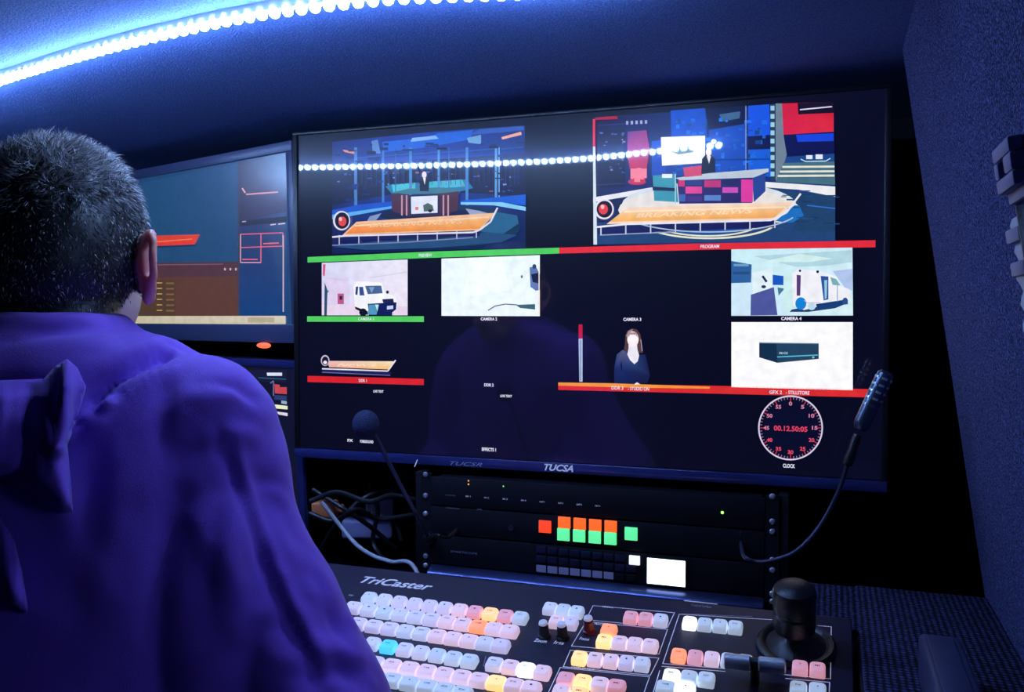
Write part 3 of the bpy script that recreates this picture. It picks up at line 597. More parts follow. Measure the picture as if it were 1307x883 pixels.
# units: (name, label, top px y at x=700, bottom px y)
def unit(name, label, cat, y0, y1, depth=.27, m=None, dy=0):
    t = empty(name); tag(t, label, cat)
    z1, z0 = rk(700, y0).z, rk(700, y1).z
    MB().box((XL+.0096, YR-.004+dy, z0+.0005), (XR_-.0096, YR+.003, z1-.0005)).build('faceplate', m or M['black_matt'], t, bevel=.0008)
    MB().box((XL+.015, YR+.003, z0+.002), (XR_-.015, YR+depth, z1-.002)).build('chassis', M['black_matt'], t)
    return t
u1 = unit('rack_unit', 'black audio unit at the top of the rack with a row of pale markings', 'electronic unit', 617, 655)
lt = MB()
for i in range(8):
    q = rk(597.5+23.6*i, 633.3+1.75*i, -.0046); put_text(lt, ('IN 1', 'IN 2', 'IN 3', 'IN 4', 'OUT 1', 'OUT 2', 'OUT 3', 'OUT 4')[i], q, X_, UP, .008, .0024, 0, bold=.02)
put_text(lt, 'CHANNEL', rk(575, 632, -.0046), X_, UP, .018, .002, 1); put_text(lt, 'MONITOR', rk(578, 648.5, -.0046), X_, UP, .022, .002, 1); put_text(lt, 'LEVEL', rk(612, 650, -.0046), X_, UP, .010, .002, 1)
lt.build('marking', [M['ink'], M['grey_ink']], u1)
def small_led(parent, q, r, col, st, name='indicator_light'):
    m = mat('indicator', col, .3, emit=col, estr=st)
    mb = MB(); mb.lathe([(r, 0), (r*.9, r*.5), (r*.5, r*.9), (.0001, r)], Matrix.Translation(q) @ Matrix.Rotation(math.pi/2, 4, 'X'), 12); return mb.build(name, m, parent, smooth=True)
small_led(u1, rk(598, 613.5, -.004), .0013, (1, .45, .1), .8); small_led(u1, rk(598, 618, -.004), .0013, (1, .5, .15), .8); small_led(u1, rk(642.5, 620.5, -.004), .0012, (.3, 1, .2), .8)
small_led(u1, rk(922, 654, -.004), .0021, (.35, 1, .15), 2.2)
u2 = unit('rack_unit', 'black switching unit with lit red, orange and green square buttons', 'electronic unit', 656, 693)
jack = MB(); jack.lathe([(.0045, 0), (.0045, .002), (.003, .002), (.003, .0004), (.0001, .0004)], Matrix.Translation(rk(652.5, 673.5, -.004)) @ Matrix.Rotation(math.pi/2, 4, 'X'), 20); jack.build('jack', M['steel'], u2, smooth=True)
bt = MB(); bt.box((-.0062, -.0062, -.0035), (.0062, .002, .0)); 
def lit(name, c, st, base=None): return mat(name, base or c, .35, emit=c, estr=st, var=.25, scale=260)
L_or, L_gr, L_red, L_wh = lit('orange_lit', (1, .13, .02), 1.05), lit('green_lit', (.12, .85, .32), 1.0), lit('red_lit', (1, .06, .02), .95), lit('white_lit', (.9, .92, 1), 1.0)
def square_button(parent, px, py, w, h, m, depth=.003, name='button'):
    q = rk(px, py); k = (rk(px+1, py)-q).length; kz = abs(rk(px, py+1).z-q.z)
    mb = MB(); mb.box((q.x-w*k/2, YR-.004-depth, q.z-h*kz/2), (q.x+w*k/2, YR-.0042, q.z+h*kz/2)); return mb.build(name, m, parent, bevel=.0007)
square_button(u2, 697, 671, 15.5, 15.5, L_red); square_button(u2, 806.5, 680, 16, 16.5, L_gr)
for i in range(4):
    square_button(u2, 721.5+19.7*i, 665.8+1.6*i, 15.5, 14.6, L_or); square_button(u2, 720.5+19.9*i, 681+1.7*i, 15.5, 15.6, L_gr)
u3 = unit('rack_unit', 'dark key panel with a small bright white display at its right', 'electronic unit', 694, 733)
L_dim, L_dim2 = lit('dim_key', (.10, .14, .40), .35, (.05, .06, .16)), mat('dark_key', (.018, .02, .05), .4)
for r_ in range(3):
    for i in range(9):
        px, py = 692+14.3*i, (700.5, 712.5, 724.5)[r_] + (1.55, 1.55, 1.45)[r_]*i
        m = L_dim if (r_ == 2 and i < 7) else M['black']
        if r_ < 2: m = L_dim2
        if r_ == 0 and i == 8: continue
        square_button(u3, px, py, 12.2, 8.8, m, .002, 'key')
square_button(u3, 811, 713.5, 13.5, 11.5, L_wh, .004, 'key')['label'] = 'lit white key'
q0, q1 = rk(827.5, 710), rk(875.5, 747)
m_disp = mat('small_display', (.9, .95, 1), .3, emit=(.80, .97, 1), estr=2.6, var=.02)
mb = MB(); mb.box((q0.x-.003, YR-.0075, q1.z-.003), (q1.x+.003, YR-.004, q0.z+.003)); mb.build('display_frame', M['black'], u3, bevel=.0006)
mb = MB(); mb.box((q0.x, YR-.0085, q1.z), (q1.x, YR-.0072, q0.z)); mb.build('display', m_disp, u3)['label'] = 'glowing white display'
lt = MB(); put_text(lt, 'SMARTSCOPE', rk(592, 705, -.0046), X_, UP, .045, .003, 0); lt.build('marking', M['grey_ink'], u3)
# sloping metal tray lip under the units
q0, q1 = rk(552, 712, -.012), rk(984, 768, -.012)
tr = empty('rack_tray'); tag(tr, 'slim metal tray lip below the lowest rack unit, above the keyboard console', 'tray')
zt = rk(700, 733.5).z
tray_m = mat('tray_metal', (.10, .12, .30), .3, metal=.85, bump=.05)
mb = MB(); rings = []
for x in (XL+.0095, XR_-.0095): rings.append([(x, YR-.004, zt), (x, YR-.018, zt-.006), (x, YR-.022, zt-.010), (x, YR-.020, zt-.014), (x, YR-.002, zt-.008)])
mb.loft(rings).build('lip', tray_m, tr, bevel=.0005)
MB().box((XL+.0095, YR-.003, WT), (XR_-.0095, YR+.003, zt-.009)).build('front_panel', M['black_matt'], tr)
q = rk(896, 760); MB().box((q.x-.022, YR-.0235, zt-.0135), (q.x+.024, YR-.0215, zt-.0098)).build('lip_glint', M['ink'], tr)['label'] = 'white highlight on the tray lip, made as a strip'  # reflected highlight on the lip, built as a glowing white strip

# ------------------------------------------------------------------ worktop and control console
desk = MB(); desk.box((-1.9, .93, WT-.035), (.125, 1.62, WT)).box((-.30, .45, WT-.035), (.125, .93, WT)); dk = desk.build('worktop', M['black_matt'], None, bevel=.003); tag(dk, 'black worktop carrying the control console and rack', 'worktop')
ped = MB(); ped.box((-1.85, 1.0, 0), (-1.80, 1.60, WT-.035)).box((.07, .5, 0), (.12, 1.60, WT-.035)).box((-1.80, 1.5, 0), (.07, 1.54, WT-.035)); ped.build('support', M['black_matt'], dk)
TH = math.radians(17)
C0 = at(475, 768, 1.08); NC = Vector((0, -math.sin(TH), math.cos(TH))); YC = Vector((0, math.cos(TH), math.sin(TH)))
def cp(px, py, up=0.0): return hit(px, py, C0 + NC*up, NC)
MC = Matrix.Identity(4)
for i, v in enumerate((X_, YC, NC)): MC.col[i][:3] = v
MC.translation = C0
MCi = MC.inverted()
def cl(px, py, up=0.0): return MCi @ cp(px, py, up)
rear = cl(700, 748).y; right = cl(1089, 850).x; left = -.62 - C0.x - .15; front = cl(700, 883).y - .045
print('front', (MC @ Vector((0, front, 0))).z, 'console', C0, 'rear', MC @ Vector((0, rear, 0)), 'front', MC @ Vector((0, front, 0)), 'right', right+C0.x)
con = empty('control_console'); tag(con, 'video switcher console with rows of glowing white, orange and cyan keys', 'control panel')
zf = (MC @ Vector((0, front, 0))).z
prof2 = [Vector((0, front, 0)), Vector((0, rear, 0))]
A = MC @ Vector((0, front, 0)); B = MC @ Vector((0, rear, 0))
hs = MB(); rings = []
for x in (C0.x+left, C0.x+right):
    rings.append([(x, A.y, A.z), (x, B.y, B.z), (x, B.y+.012, B.z-.010), (x, B.y+.014, WT+.001), (x, A.y+.02, WT+.001 if A.z > WT+.004 else A.z-.003), (x, A.y-.003, A.z-.006)])
hs.loft(rings).build('panel', M['console'], con, bevel=.002)
# printed outlines and lettering
ln = MB()
def cline(pts, w=.0009, mi=0):
    P = [cl(*p) for p in pts]
    for a, b in zip(P, P[1:]):
        d = (b-a).normalized(); n = Vector((-d.y, d.x, 0))*w/2; e = d*w/2
        vs = [MC @ (q + Vector((0, 0, .0003))) for q in (a-n-e, b-n+e, b+n+e, a+n-e)]
        ln.add(vs, [(0, 1, 2, 3)], mi)
G_ = 0
cline([(757, 773), (861, 782), (852, 801), (748, 791), (757, 773)])
cline([(748, 793.5), (852, 803.5), (841, 835), (729.5, 824.5), (748, 793.5)])
cline([(728, 830), (841, 840), (830, 862), (719, 851), (728, 830)])
cline([(715, 852), (829, 864), (820, 890)], ); cline([(715, 852), (697, 890)])
cline([(870, 783.5), (960, 787)], .0007, 1)
cline([(867, 784), (846, 847), (925, 853.5)]); cline([(867, 784), (985, 791)]); cline([(1030, 797.5), (1061, 800), (1060, 866.5), (1000, 861)])
cline([(842, 856), (832, 890)]); cline([(845, 850.5), (925, 857)]); cline([(1003, 866), (1059, 871), (1058, 890)])
cline([(620, 838), (617, 850), (690, 862), (697, 850)], .0006, 1)
T = MC @ Vector((0, 0, .0004)) - C0
def ctext(s, px, py, wpx, h, mi=0, bold=.01, shear=0):
    c = cl(px, py); k = (cl(px+1, py)-c).length
    V, F = text_geo(s, bold, shear); x0, x1 = min(v.x for v in V), max(v.x for v in V); y0, y1 = min(v.y for v in V), max(v.y for v in V)
    vs = [MC @ Vector((c.x+(v.x-(x0+x1)/2)/(x1-x0)*wpx*k, c.y+(v.y-(y0+y1)/2)/(y1-y0)*h, .0004)) for v in V]
    t_ = MB(); t_.add(vs, F, 0); t_.build('brand_lettering' if len(s) > 8 and s[0] == 'T' else 'caption_lettering', M['grey_ink'] if mi else M['ink'], con)
ln.build('printed_outline', [M['ink'], M['grey_ink']], con); ln = MB()
ctext('TriCaster', 506.5, 744.5, 96, .0150, 0, .022, .35)
ctext('Zoom', 690, 818, 17, .0055, 0, .02, .2); ctext('Iris', 713.5, 820.5, 14, .0055, 0, .02, .2); ctext('Focus', 746, 815.5, 13, .005, 0, .02, .2)
ctext('MEDIA', 776, 775, 14, .003, 0); ctext('MACRO', 767, 797, 16, .0028, 0); ctext('OVERLAY KEYS', 744, 853, 30, .003, 0); ctext('Control Surface', 895, 773.5, 26, .0042, 1)
ctext('PVW', 448, 760, 6, .003)
# keys
def key_geo(w, d, h, seed):
    mb = MB(); rings = []
    def rr(w, d, z, r, n=4, dy=0):
        out = []
        for cx_, cy_, a in ((w/2-r, d/2-r, 0), (-w/2+r, d/2-r, 90), (-w/2+r, -d/2+r, 180), (w/2-r, -d/2+r, 270)):
            for i in range(n): t = math.radians(a+90*i/(n-1)); out.append((cx_+r*math.cos(t), cy_+r*math.sin(t)+dy, z))
        return out
    rings = [rr(w, d, -.001, .0022), rr(w, d, h*.5, .0026), rr(w*.95, d*.94, h*.80, .0030), rr(w*.86, d*.84, h*.95, .0034), rr(w*.70, d*.66, h, .0034), rr(w*.3, d*.3, h*.985, .0015)]
    mb.loft(rings)
    V, F = text_geo(('1', '2', '3', '4', 'CAM', 'DDR', 'GFX', 'FX', 'KEY', 'ME')[seed % 10], .015)
    x0, x1 = min(v.x for v in V), max(v.x for v in V); y0, y1 = min(v.y for v in V), max(v.y for v in V)
    tw = (.0022 if seed % 10 < 4 else .0058); th = .0022
    mb.add([((v.x-(x0+x1)/2)/(x1-x0)*tw, (v.y-(y0+y1)/2)/(y1-y0)*th+.0006, h+.0003) for v in V], F, 1)
    me_o = mb.build('key', None, None, smooth=True, sharp=60); me = me_o.data; bpy.data.objects.remove(me_o)
    me.materials.append(None); me.materials.append(M['legend']); return me
def keymat(name, base, e, st):
    return mat(name, base, .38, emit=e, estr=st, var=.05, scale=300, coat=.3, coatr=.2, sss=0)
K = {
 'w': keymat('key_white', (.74, .76, .86), (.66, .70, 1.0), .50),
 'v': keymat('key_lilac', (.74, .72, .86), (.72, .66, 1.0), .50),
 'c': keymat('key_pale_cyan', (.72, .79, .86), (.60, .75, .98), .46),
 'p': keymat('key_pink', (.80, .50, .60), (1.0, .42, .52), .50),
 'q': keymat('key_pale_pink', (.80, .72, .82), (1.0, .70, .88), .52),
 'o': keymat('key_orange', (.9, .4, .25), (1.0, .30, .12), .95),
 'O': keymat('key_bright_orange', (.9, .55, .4), (1.0, .42, .16), 1.5),
 'y': keymat('key_yellow', (.9, .6, .4), (1.0, .58, .20), 1.3),
 'C': keymat('key_cyan', (.2, .6, .8), (.06, .62, .95), .9),
 'W': keymat('key_bright', (.9, .92, 1), (.80, .88, 1.0), 1.3),
}
kme = [None]*10; nkeys = [0]
def key(px, py, c, w=.0172, d=.0165, h=.0085):
    i = random.randrange(10) if py > 780 else random.randrange(4)
    if kme[i] is None: kme[i] = key_geo(.0172, .0165, .0085, i)
    o = bpy.data.objects.new('key', kme[i]); COL.objects.link(o); o.parent = con
    o.material_slots[0].link = 'OBJECT'; o.material_slots[0].material = K[c]
    q = cl(px, py, h*.6); o.matrix_world = Matrix.Translation(MC.to_3x3() @ Vector((q.x, q.y, 0)) + C0) @ MC.to_3x3().to_4x4() @ Matrix.Diagonal((w/.0172, d/.0165, h/.0085, 1))
    lab = {'o': 'lit orange key', 'O': 'bright orange key', 'y': 'lit yellow key', 'C': 'lit cyan key', 'W': 'bright white key', 'p': 'pink key'}.get(c)
    if lab: o['label'] = lab
    nkeys[0] += 1; return o
def keyrow(a, b, s, gap=.97):
    n = len(s); k = (cl(*b)-cl(*a)).length/(max(n-1, 1))
    for i, c in enumerate(s):
        t = i/(n-1) if n > 1 else 0
        if c != ' ': key(a[0]+(b[0]-a[0])*t, a[1]+(b[1]-a[1])*t, c, w=(k*gap if n > 1 else .0172))
keyrow((471, 762), (664, 787.5), 'cwvvvvqpOpc', .86)
keyrow((451, 774.5), (650.5, 804.5), 'vwcwwvqqoqqw'[:11], .97)
keyrow((457, 795), (639, 823), 'vvvwwqqqwv', .97)
keyrow((475, 820.5), (599, 842.5), 'wCwwccc', .86)
keyrow((631, 846.5), (692, 857), 'wqWq', .97)
keyrow((478, 845), (678, 877.5), 'vqqqqqqyqq', .97)
keyrow((478, 862.5), (590, 884), 'cccccc', .97)
keyrow((702, 775.5), (736, 780), 'wcc', .97)
keyrow((710, 792.5), (728, 794.5), 'qv', .97)
keyrow((805, 787), (843, 790.5), 'ppw', .93)
key(777, 803.5, 'o'); keyrow((771, 817), (830, 823), 'yqqq', .97)
keyrow((739.5, 838.5), (819.5, 846.5), 'yqqvw', .93)
keyrow((722, 866), (787, 875.5), 'pyqp', .97); key(716, 882, 'q'); key(739, 885, 'O')
keyrow((880, 794), (938.5, 799.5), 'Wccc', .93)
keyrow((866, 835.5), (951, 843.5), 'opqcc', .90)
keyrow((1021, 851), (1043.5, 853.5), 'pp', .90)
keyrow((857, 862), (901.5, 866), 'Wcc', .95); keyrow((849.5, 877), (875, 879), 'cW', .95)
keyrow((1019, 878), (1043.5, 880), 'cc', .90)
print('KEYS', nkeys[0])
# toggles / knobs with pale tops
def lathe_on(name, px, py, prof, m, parent, base=None, n=24, scale=1):
    q = cl(px, py); mb = MB(); mb.lathe(prof, Matrix.Translation(MC @ Vector((q.x, q.y, 0))) @ MC.to_3x3().to_4x4(), n)
    return mb.build(name, m, parent, smooth=True)
for px, py, m in ((695, 812, M['black']), (718.5, 814, M['black']), (752, 806, mat('dark_red_knob', (.12, .01, .02), .3))):
    k_ = lathe_on('knob', px, py, [(.0075, 0), (.0075, .003), (.0060, .004), (.0055, .014), (.0042, .0155), (.0001, .0157)], m, con)
    q = cl(px, py); mb = MB(); mb.lathe([(.0036, .0152), (.0052, .0165), (.0045, .019), (.0001, .0198)], Matrix.Translation(MC @ Vector((q.x, q.y, 0))) @ MC.to_3x3().to_4x4(), 18); mb.build('cap', M['ink'], k_, smooth=True)
# joystick
js = lathe_on('joystick_base', 1016, 824, [(.040, 0), (.040, .003), (.037, .006), (.033, .0055), (.030, .003), (.020, .006), (.013, .012), (.010, .016)], M['black'], con, n=40)
knob = lathe_on('joystick', 1014, 824, [(.008, .010), (.010, .018), (.0200, .021), (.0212, .026), (.0212, .040), (.0196, .042), (.0196, .045), (.0214, .047), (.0218, .064), (.0200, .069), (.0140, .073), (.005, .0745), (.0001, .0747)], M['black'], con, n=40)
# fader handle (chrome bar)
a, b_, = cl(924, 845, .020), cl(1003, 853, .020)
tb = MB()
def cw(q, up): return MC @ Vector((q.x, q.y, up))
ax = (b_-a); tbar = None
mb = MB(); mb.tube([cw(a+ax*t, .022) for t in (0, .02, .42, .44)], [.0055, .0075, .0075, .006], 24); mb.tube([cw(a+ax*t, .022) for t in (.56, .58, .98, 1.0)], [.006, .0075, .0075, .0055], 24)
fad = mb.build('fader_handle', M['silver'], con, smooth=True, sharp=50); fad['label'] = 'chrome fader handle'
mb = MB(); mb.tube([cw(a+ax*t, .022) for t in (.44, .56)], .006, 20); mb.tube([cw(a+ax*.5, .022), cw(a+ax*.5, -.002)], .0045, 12); mb.build('fader_arm', M['black'], con, smooth=True)

# ------------------------------------------------------------------ knobbed mat and box right of the console
zm = WT+.006
mt = MB(); mt.box((C0.x+right+.004, .30, WT+.0005), (wr_x(.9)-.003, 1.24, zm+.05*0)); 
ledge = MB(); zL = hit(1100, 745, Vector((0, 1.22, 0)), N_TV).z
print('ledge z', zL)
bx = MB(); bx.box((C0.x+right+.006, .30, WT+.001), (wr_x(.85)-.004, 1.215, zL-.006)); XR_m = hit(1028, 735, Vector((0, 1.2, 0)), N_TV).x; rearY = B.y+.020
bx.box((XR_m+.002, rearY+.002, WT+.001), (C0.x+right+.008, 1.203, zL-.006)); lo = bx.build('side_ledge', M['dark_wall'], None, bevel=.004); tag(lo, 'dark raised ledge between the console and the carpeted wall', 'ledge')
mt = MB(); mt.box((C0.x+right+.008, .30, zL-.006), (wr_x(.88)-.005, 1.212, zL)); mt.box((XR_m, rearY, zL-.006), (C0.x+right+.010, 1.205, zL)); mt_o = mt.build('knobbed_mat', M['mat'], None, bevel=.002); tag(mt_o, 'dark blue knobbly mat lying right of the console', 'mat')
def onz(px, py, z): return hit(px, py, Vector((0, 0, z)), UP)
g = empty('equipment_box'); tag(g, 'small dark blue-grey box on the knobbly mat beside the right wall', 'box')
zb = zL+.045; e0 = onz(1172, 806, zb); e1 = onz(1232, 812, zb); yb = min(e0.y, e1.y)
box_m = mat('box_plastic', (.035, .045, .12), .5, bump=.1)
mb = MB(); mb.box((e0.x, yb-.16, zL+.0005), (min(e1.x, .172)-.004, yb, zb)); mb.build('body', box_m, g, bevel=.005, seg=3)
mb = MB(); mb.box((e0.x+.006, yb-.15, zb), (min(e1.x, .172)-.012, yb-.012, zb+.002)); mb.build('lid', box_m, g, bevel=.0009)

# ------------------------------------------------------------------ gooseneck microphones
g = empty('gooseneck_microphone'); tag(g, 'gooseneck microphone with round foam head in front of the television, left', 'microphone', 'gooseneck microphones on the rack')
base = rk(546, 684, -.012); head = at(467, 541, 1.17)
stem = [head + (at(480, 560, 1.17)-head)*.6, at(482, 562, 1.172), at(512, 621, 1.18), at(535, 663, 1.20), base]
MB().tube(spline(stem, 6), .0028, 12).build('gooseneck', M['neck'], g, smooth=True)
mb = MB(); bm = bmesh.new(); bmesh.ops.create_icosphere(bm, subdivisions=4, radius=.0178); 
me = bpy.data.meshes.new('foam_windshield'); 
for v in bm.verts: v.co.z *= 1.04
bm.to_mesh(me); bm.free(); me.polygons.foreach_set('use_smooth', [True]*len(me.polygons)); o = link('foam_windshield', me, M['foam'], g); o.location = head
mb = MB(); mb.lathe([(.010, 0), (.010, .012), (.007, .016), (.004, .024)], Matrix.Translation(base+Vector((0, .011, -.004))) @ Matrix.Rotation(math.pi/2, 4, 'X'), 20); mb.build('base', M['black'], g, smooth=True)
ca = [base+Vector((0, 0, -.004)), at(556, 683, 1.185), at(570, 686, 1.185), at(579, 680, 1.19), rk(583, 676, -.002)]
MB().tube(spline(ca, 6), .0026, 10).build('cable', M['cable'], g, smooth=True)

g = empty('gooseneck_microphone'); tag(g, 'slim gooseneck microphone with slotted metal capsule curving up at the television\'s right', 'microphone', 'gooseneck microphones on the rack')
dz = 1.07
pts = [at(1092, 560, dz-.02), at(1082, 592, dz-.015), at(1068, 632, dz-.005), at(1046, 672, dz), at(1018, 702, dz), at(990, 714, dz+.01), at(966, 717, dz+.02), at(950, 710, dz+.035), rk(946, 694, -.010), rk(946, 678, -.003)]
MB().tube(spline(pts, 6), .0026, 12).build('gooseneck', M['neck'], g, smooth=True)
m0, m1 = at(1097, 548, dz-.02), at(1132, 474, dz-.03); ax = m1-m0; L = ax.length; rot = ax.to_track_quat('Z', 'Y').to_matrix().to_4x4(); MT = Matrix.Translation(m0) @ rot
mb = MB(); mb.lathe([(.006, 0), (.0090, .004), (.0095, .010), (.0098, L-.010), (.0090, L-.003), (.006, L), (.0001, L+.0005)], MT, 28); cap = mb.build('capsule', M['mic'], g, smooth=True)
toC = (CAM-m0).normalized(); 
for k_ in range(5):
    mb = MB(); zc = L*(.42+.115*k_)
    for a0 in range(6):
        an = a0*math.pi/3
        rings_ = []
        for t in range(5):
            aa = an+(-.32+.16*t); rings_.append([MT @ Vector((rr_*math.cos(aa), rr_*math.sin(aa), zc+dd)) for rr_, dd in ((.0094, -.0014), (.0103, -.0012), (.0103, .0012), (.0094, .0014))])
        mb.loft(rings_)
    mb.build('slot_band', M['silver'] if k_ > 0 else M['steel'], cap)
mb = MB(); mb.lathe([(.003, 0), (.0055, .003), (.0062, .012), (.0050, .020), (.0052, .034), (.004, .040)], Matrix.Translation(at(1081, 595, dz-.015)) @ (m0-at(1081, 595, dz-.015)).to_track_quat('Z', 'Y').to_matrix().to_4x4(), 20); mb.build('sleeve', M['black'], g, smooth=True)

# ------------------------------------------------------------------ cables and bits under the television at the left
cab = [
 [(395, 640), (430, 628), (470, 640), (500, 632), (540, 640)], [(395, 655), (425, 665), (455, 650), (485, 662), (540, 655)],
 [(400, 625), (440, 650), (470, 670), (505, 700)], [(410, 700), (430, 668), (470, 632), (520, 622)], [(470, 615), (482, 650), (476, 690), (490, 715)], [(492, 612), (500, 645), (512, 690)]]
for i, c_ in enumerate(cab):
    pp = [at(x, y, 1.42+.03*i+.02*math.sin(j*2.1+i)) for j, (x, y) in enumerate(c_)]
    zlow = WT+.01
    pp = [Vector((q.x, q.y, max(q.z, zlow))) for q in pp]
    o = MB().tube(spline(pp, 8), .0042, 10).build('cable', M['cable'], None, smooth=True)
    tag(o, 'black cable in the dark tangle left of the rack, under the television', 'cable', 'black cables left of the rack')
pp = [at(410, 640, 1.40), at(432, 668, 1.40), at(455, 695, 1.38), at(478, 710, 1.36), at(500, 717, 1.34), at(530, 726, 1.30), Vector((at(560, 760, 1.22).x, at(560, 760, 1.22).y, WT+.004))]
o = MB().tube(spline(pp, 8), .0032, 12).build('cable', M['grey_cable'], None, smooth=True); tag(o, 'pale shiny cable arching down to the worktop left of the rack', 'cable')
def orient(v, c): 
    m = Matrix.Identity(4); m.col[0][:3] = v; n = v.cross(UP).normalized(); m.col[1][:3] = n; m.col[2][:3] = n.cross(v)*-1 if n.cross(v).z < 0 else n.cross(v); m.translation = c; return m
mb = MB(); mb.box((-.022, -.015, -.016), (.020, .015, .012), M=orient(RH, at(416, 648, 1.50))); mb.box((.020, -.008, -.008), (.032, .008, .006), M=orient(RH, at(416, 648, 1.50))); o = mb.build('cable_connector', M['orange_plug'], None, bevel=.005, seg=3); tag(o, 'small orange connector among the black cables', 'connector')
mb = MB(); mb.box((-.020, -.015, -.016), (.020, .015, .016), M=orient(RH, at(489, 646, 1.58))); mb.box((-.030, -.010, -.008), (-.020, .010, .008), M=orient(RH, at(489, 646, 1.58))); o = mb.build('power_plug', M['white_plastic'], None, bevel=.004, seg=3); tag(o, 'white plastic plug behind the cables left of the rack', 'plug')
mb = MB(); mb.box((-.045, -.02, -.018), (.045, .02, .016), M=orient(RH, at(470, 672, 1.60))); o = mb.build('power_adapter', mat('lilac_plastic', (.35, .33, .6), .4), None, bevel=.006, seg=3); tag(o, 'lilac-grey adapter box lying under the cables left of the rack', 'adapter')

za = at(470, 672, 1.60).z-.018
sx = at(470, 672, 1.60).x
shf = MB(); shf.box((sx-.12, 1.52, za-.014), (sx+.16, 1.655, za-.0005)).box((sx-.12, 1.60, WT), (sx-.105, 1.655, za-.014)).box((sx+.145, 1.60, WT), (sx+.16, 1.655, za-.014))
tag(shf.build('shelf', M['black_matt'], None, bevel=.0015), 'low black shelf under the adapter and cables left of the rack', 'shelf')
# ------------------------------------------------------------------ belt bracket and strap on the right wall
def onwall(px, py):
    n = Vector((-1, 0, -.15)).normalized(); return hit(px, py, Vector((.133, 0, CAM.z)), n), n
q, n = onwall(1297, 212)
Yd = Vector((0, 1, 0)); Zd = n.cross(Yd).normalized(); Zd = Zd if Zd.z > 0 else -Zd
MW = Matrix.Identity(4)
for i, v in enumerate((Yd, Zd, n)): MW.col[i][:3] = v
MW.translation = q
g = empty('belt_bracket'); tag(g, 'grey plastic belt bracket with a slot, high on the carpeted right wall', 'bracket')
plast = mat('bracket_plastic', (.16, .17, .34), .45)
mb = MB(); w_, h_ = .036, .024
mb.box((-w_, -h_/2-.004, 0), (w_*.6, -.006, .010), M=MW).box((-w_, .006, 0), (w_*.6, h_/2+.004, .010), M=MW).box((-w_*.0+.010, -.006, 0), (w_*.6, .006, .010), M=MW).box((-w_, -.006, 0), (-.012, .006, .010), M=MW)
mb.build('plate', plast, g, bevel=.002)
mb = MB(); mb.box((-w_, -h_/2-.012, 0), (w_*.55, -h_/2-.004, .004), M=MW); mb.build('lower_lip', plast, g, bevel=.001)
g = empty('wall_strap'); tag(g, 'pale ribbed strap hanging below the belt bracket at the photo\'s right edge', 'strap')
mb = MB(); pale = mat('pale_strap', (.35, .45, .62), .4)
rings = []
for i in range(26):
    zz = -.034-.0046*i; ww = .014+.003*math.sin(i*.9)+.0008*i
    rings.append([MW @ Vector((x, zz, h)) for x, h in ((-ww, .0008), (ww, .0008), (ww*.9, .005+.0015*math.sin(i*1.6)), (-ww*.9, .005+.0015*math.sin(i*1.6)))])
mb.loft(rings).build('webbing', pale, g, smooth=True)
for zz in (-.045, -.068):
    mb = MB(); mb.box((-.022, zz-.006, .0035), (.022, zz+.004, .009), M=MW); mb.build('buckle', plast, g, bevel=.0015)

# ------------------------------------------------------------------ the operator
HC = at(78, 290, .86); HC = Vector((HC.x, HC.y, CAM.z+.064))
MP = Matrix.Identity(4)
for i, v in enumerate((RH, FH, UP)): MP.col[i][:3] = v
MP.translation = HC          # person's frame: x right, y forward, z up, origin at mid skull
def lp_(p): return MP @ Vector(p)
Z0 = CAM.z - HC.z            # camera height in this frame
def ico(mb, c, r, rot=None, sub=3):
    bm = bmesh.new(); bmesh.ops.create_icosphere(bm, subdivisions=sub, radius=1)
    R = rot.to_matrix() if rot else Matrix.Identity(3)
    mb.add([Vector(c) + R @ Vector((v.co.x*r[0], v.co.y*r[1], v.co.z*r[2])) for v in bm.verts], [tuple(v.index for v in f.verts) for f in bm.faces]); bm.free()
def ellring(cx, cy, z, rx, ry, n=28, pw=2.3):
    out = []
    for k in range(n):
        a = 2*math.pi*k/n; ca, sa = math.cos(a), math.sin(a)
        out.append((cx+rx*math.copysign(abs(ca)**(2/pw), ca), cy+ry*math.copysign(abs(sa)**(2/pw), sa), z))
    return out
def remesh(mb, voxel, smooth_it=6, fac=.5, name='tmp'):
    me = bpy.data.meshes.new(name); me.from_pydata([tuple(v) for v in mb.v], [], mb.f); me.update()
    o = bpy.data.objects.new(name, me); COL.objects.link(o)
    m = o.modifiers.new('r', 'REMESH'); m.mode = 'VOXEL'; m.voxel_size = voxel; m.adaptivity = 0
    s = o.modifiers.new('s', 'SMOOTH'); s.iterations = smooth_it; s.factor = fac
    dg = bpy.context.evaluated_depsgraph_get(); out = bpy.data.meshes.new_from_object(o.evaluated_get(dg))
    bpy.data.objects.remove(o); bpy.data.meshes.remove(me); return out
sh = lambda z: z + Z0       # height relative to the camera level -> frame
# arm joints (right; mirrored for left)
def arm(side):
    if side > 0: return [(.135, -.045, sh(-.085)), (.160, -.045, sh(-.135)), (.182, -.06, sh(-.20)), (.245, -.085, sh(-.30)), (.272, -.09, sh(-.352)), (.245, .00, sh(-.372)), (.165, .000, sh(-.362)), (.075, .035, sh(-.352))]
    return [(-.135, -.045, sh(-.085)), (-.180, -.04, sh(-.14)), (-.212, -.045, sh(-.22)), (-.235, -.06, sh(-.31)), (-.245, -.06, sh(-.352)), (-.235, .01, sh(-.372)), (-.19, .065, sh(-.370)), (-.125, .085, sh(-.362))]
torso = [(.000, -.035, .062, .060), (-.010, -.04, .092, .070), (-.022, -.045, .135, .080), (-.042, -.05, .172, .092), (-.08, -.06, .188, .104), (-.14, -.07, .190, .116), (-.22, -.085, .186, .122), (-.32, -.10, .178, .122), (-.44, -.125, .170, .120), (-.56, -.15, .172, .125), (-.66, -.16, .182, .135), (-.74, -.155, .180, .135)]
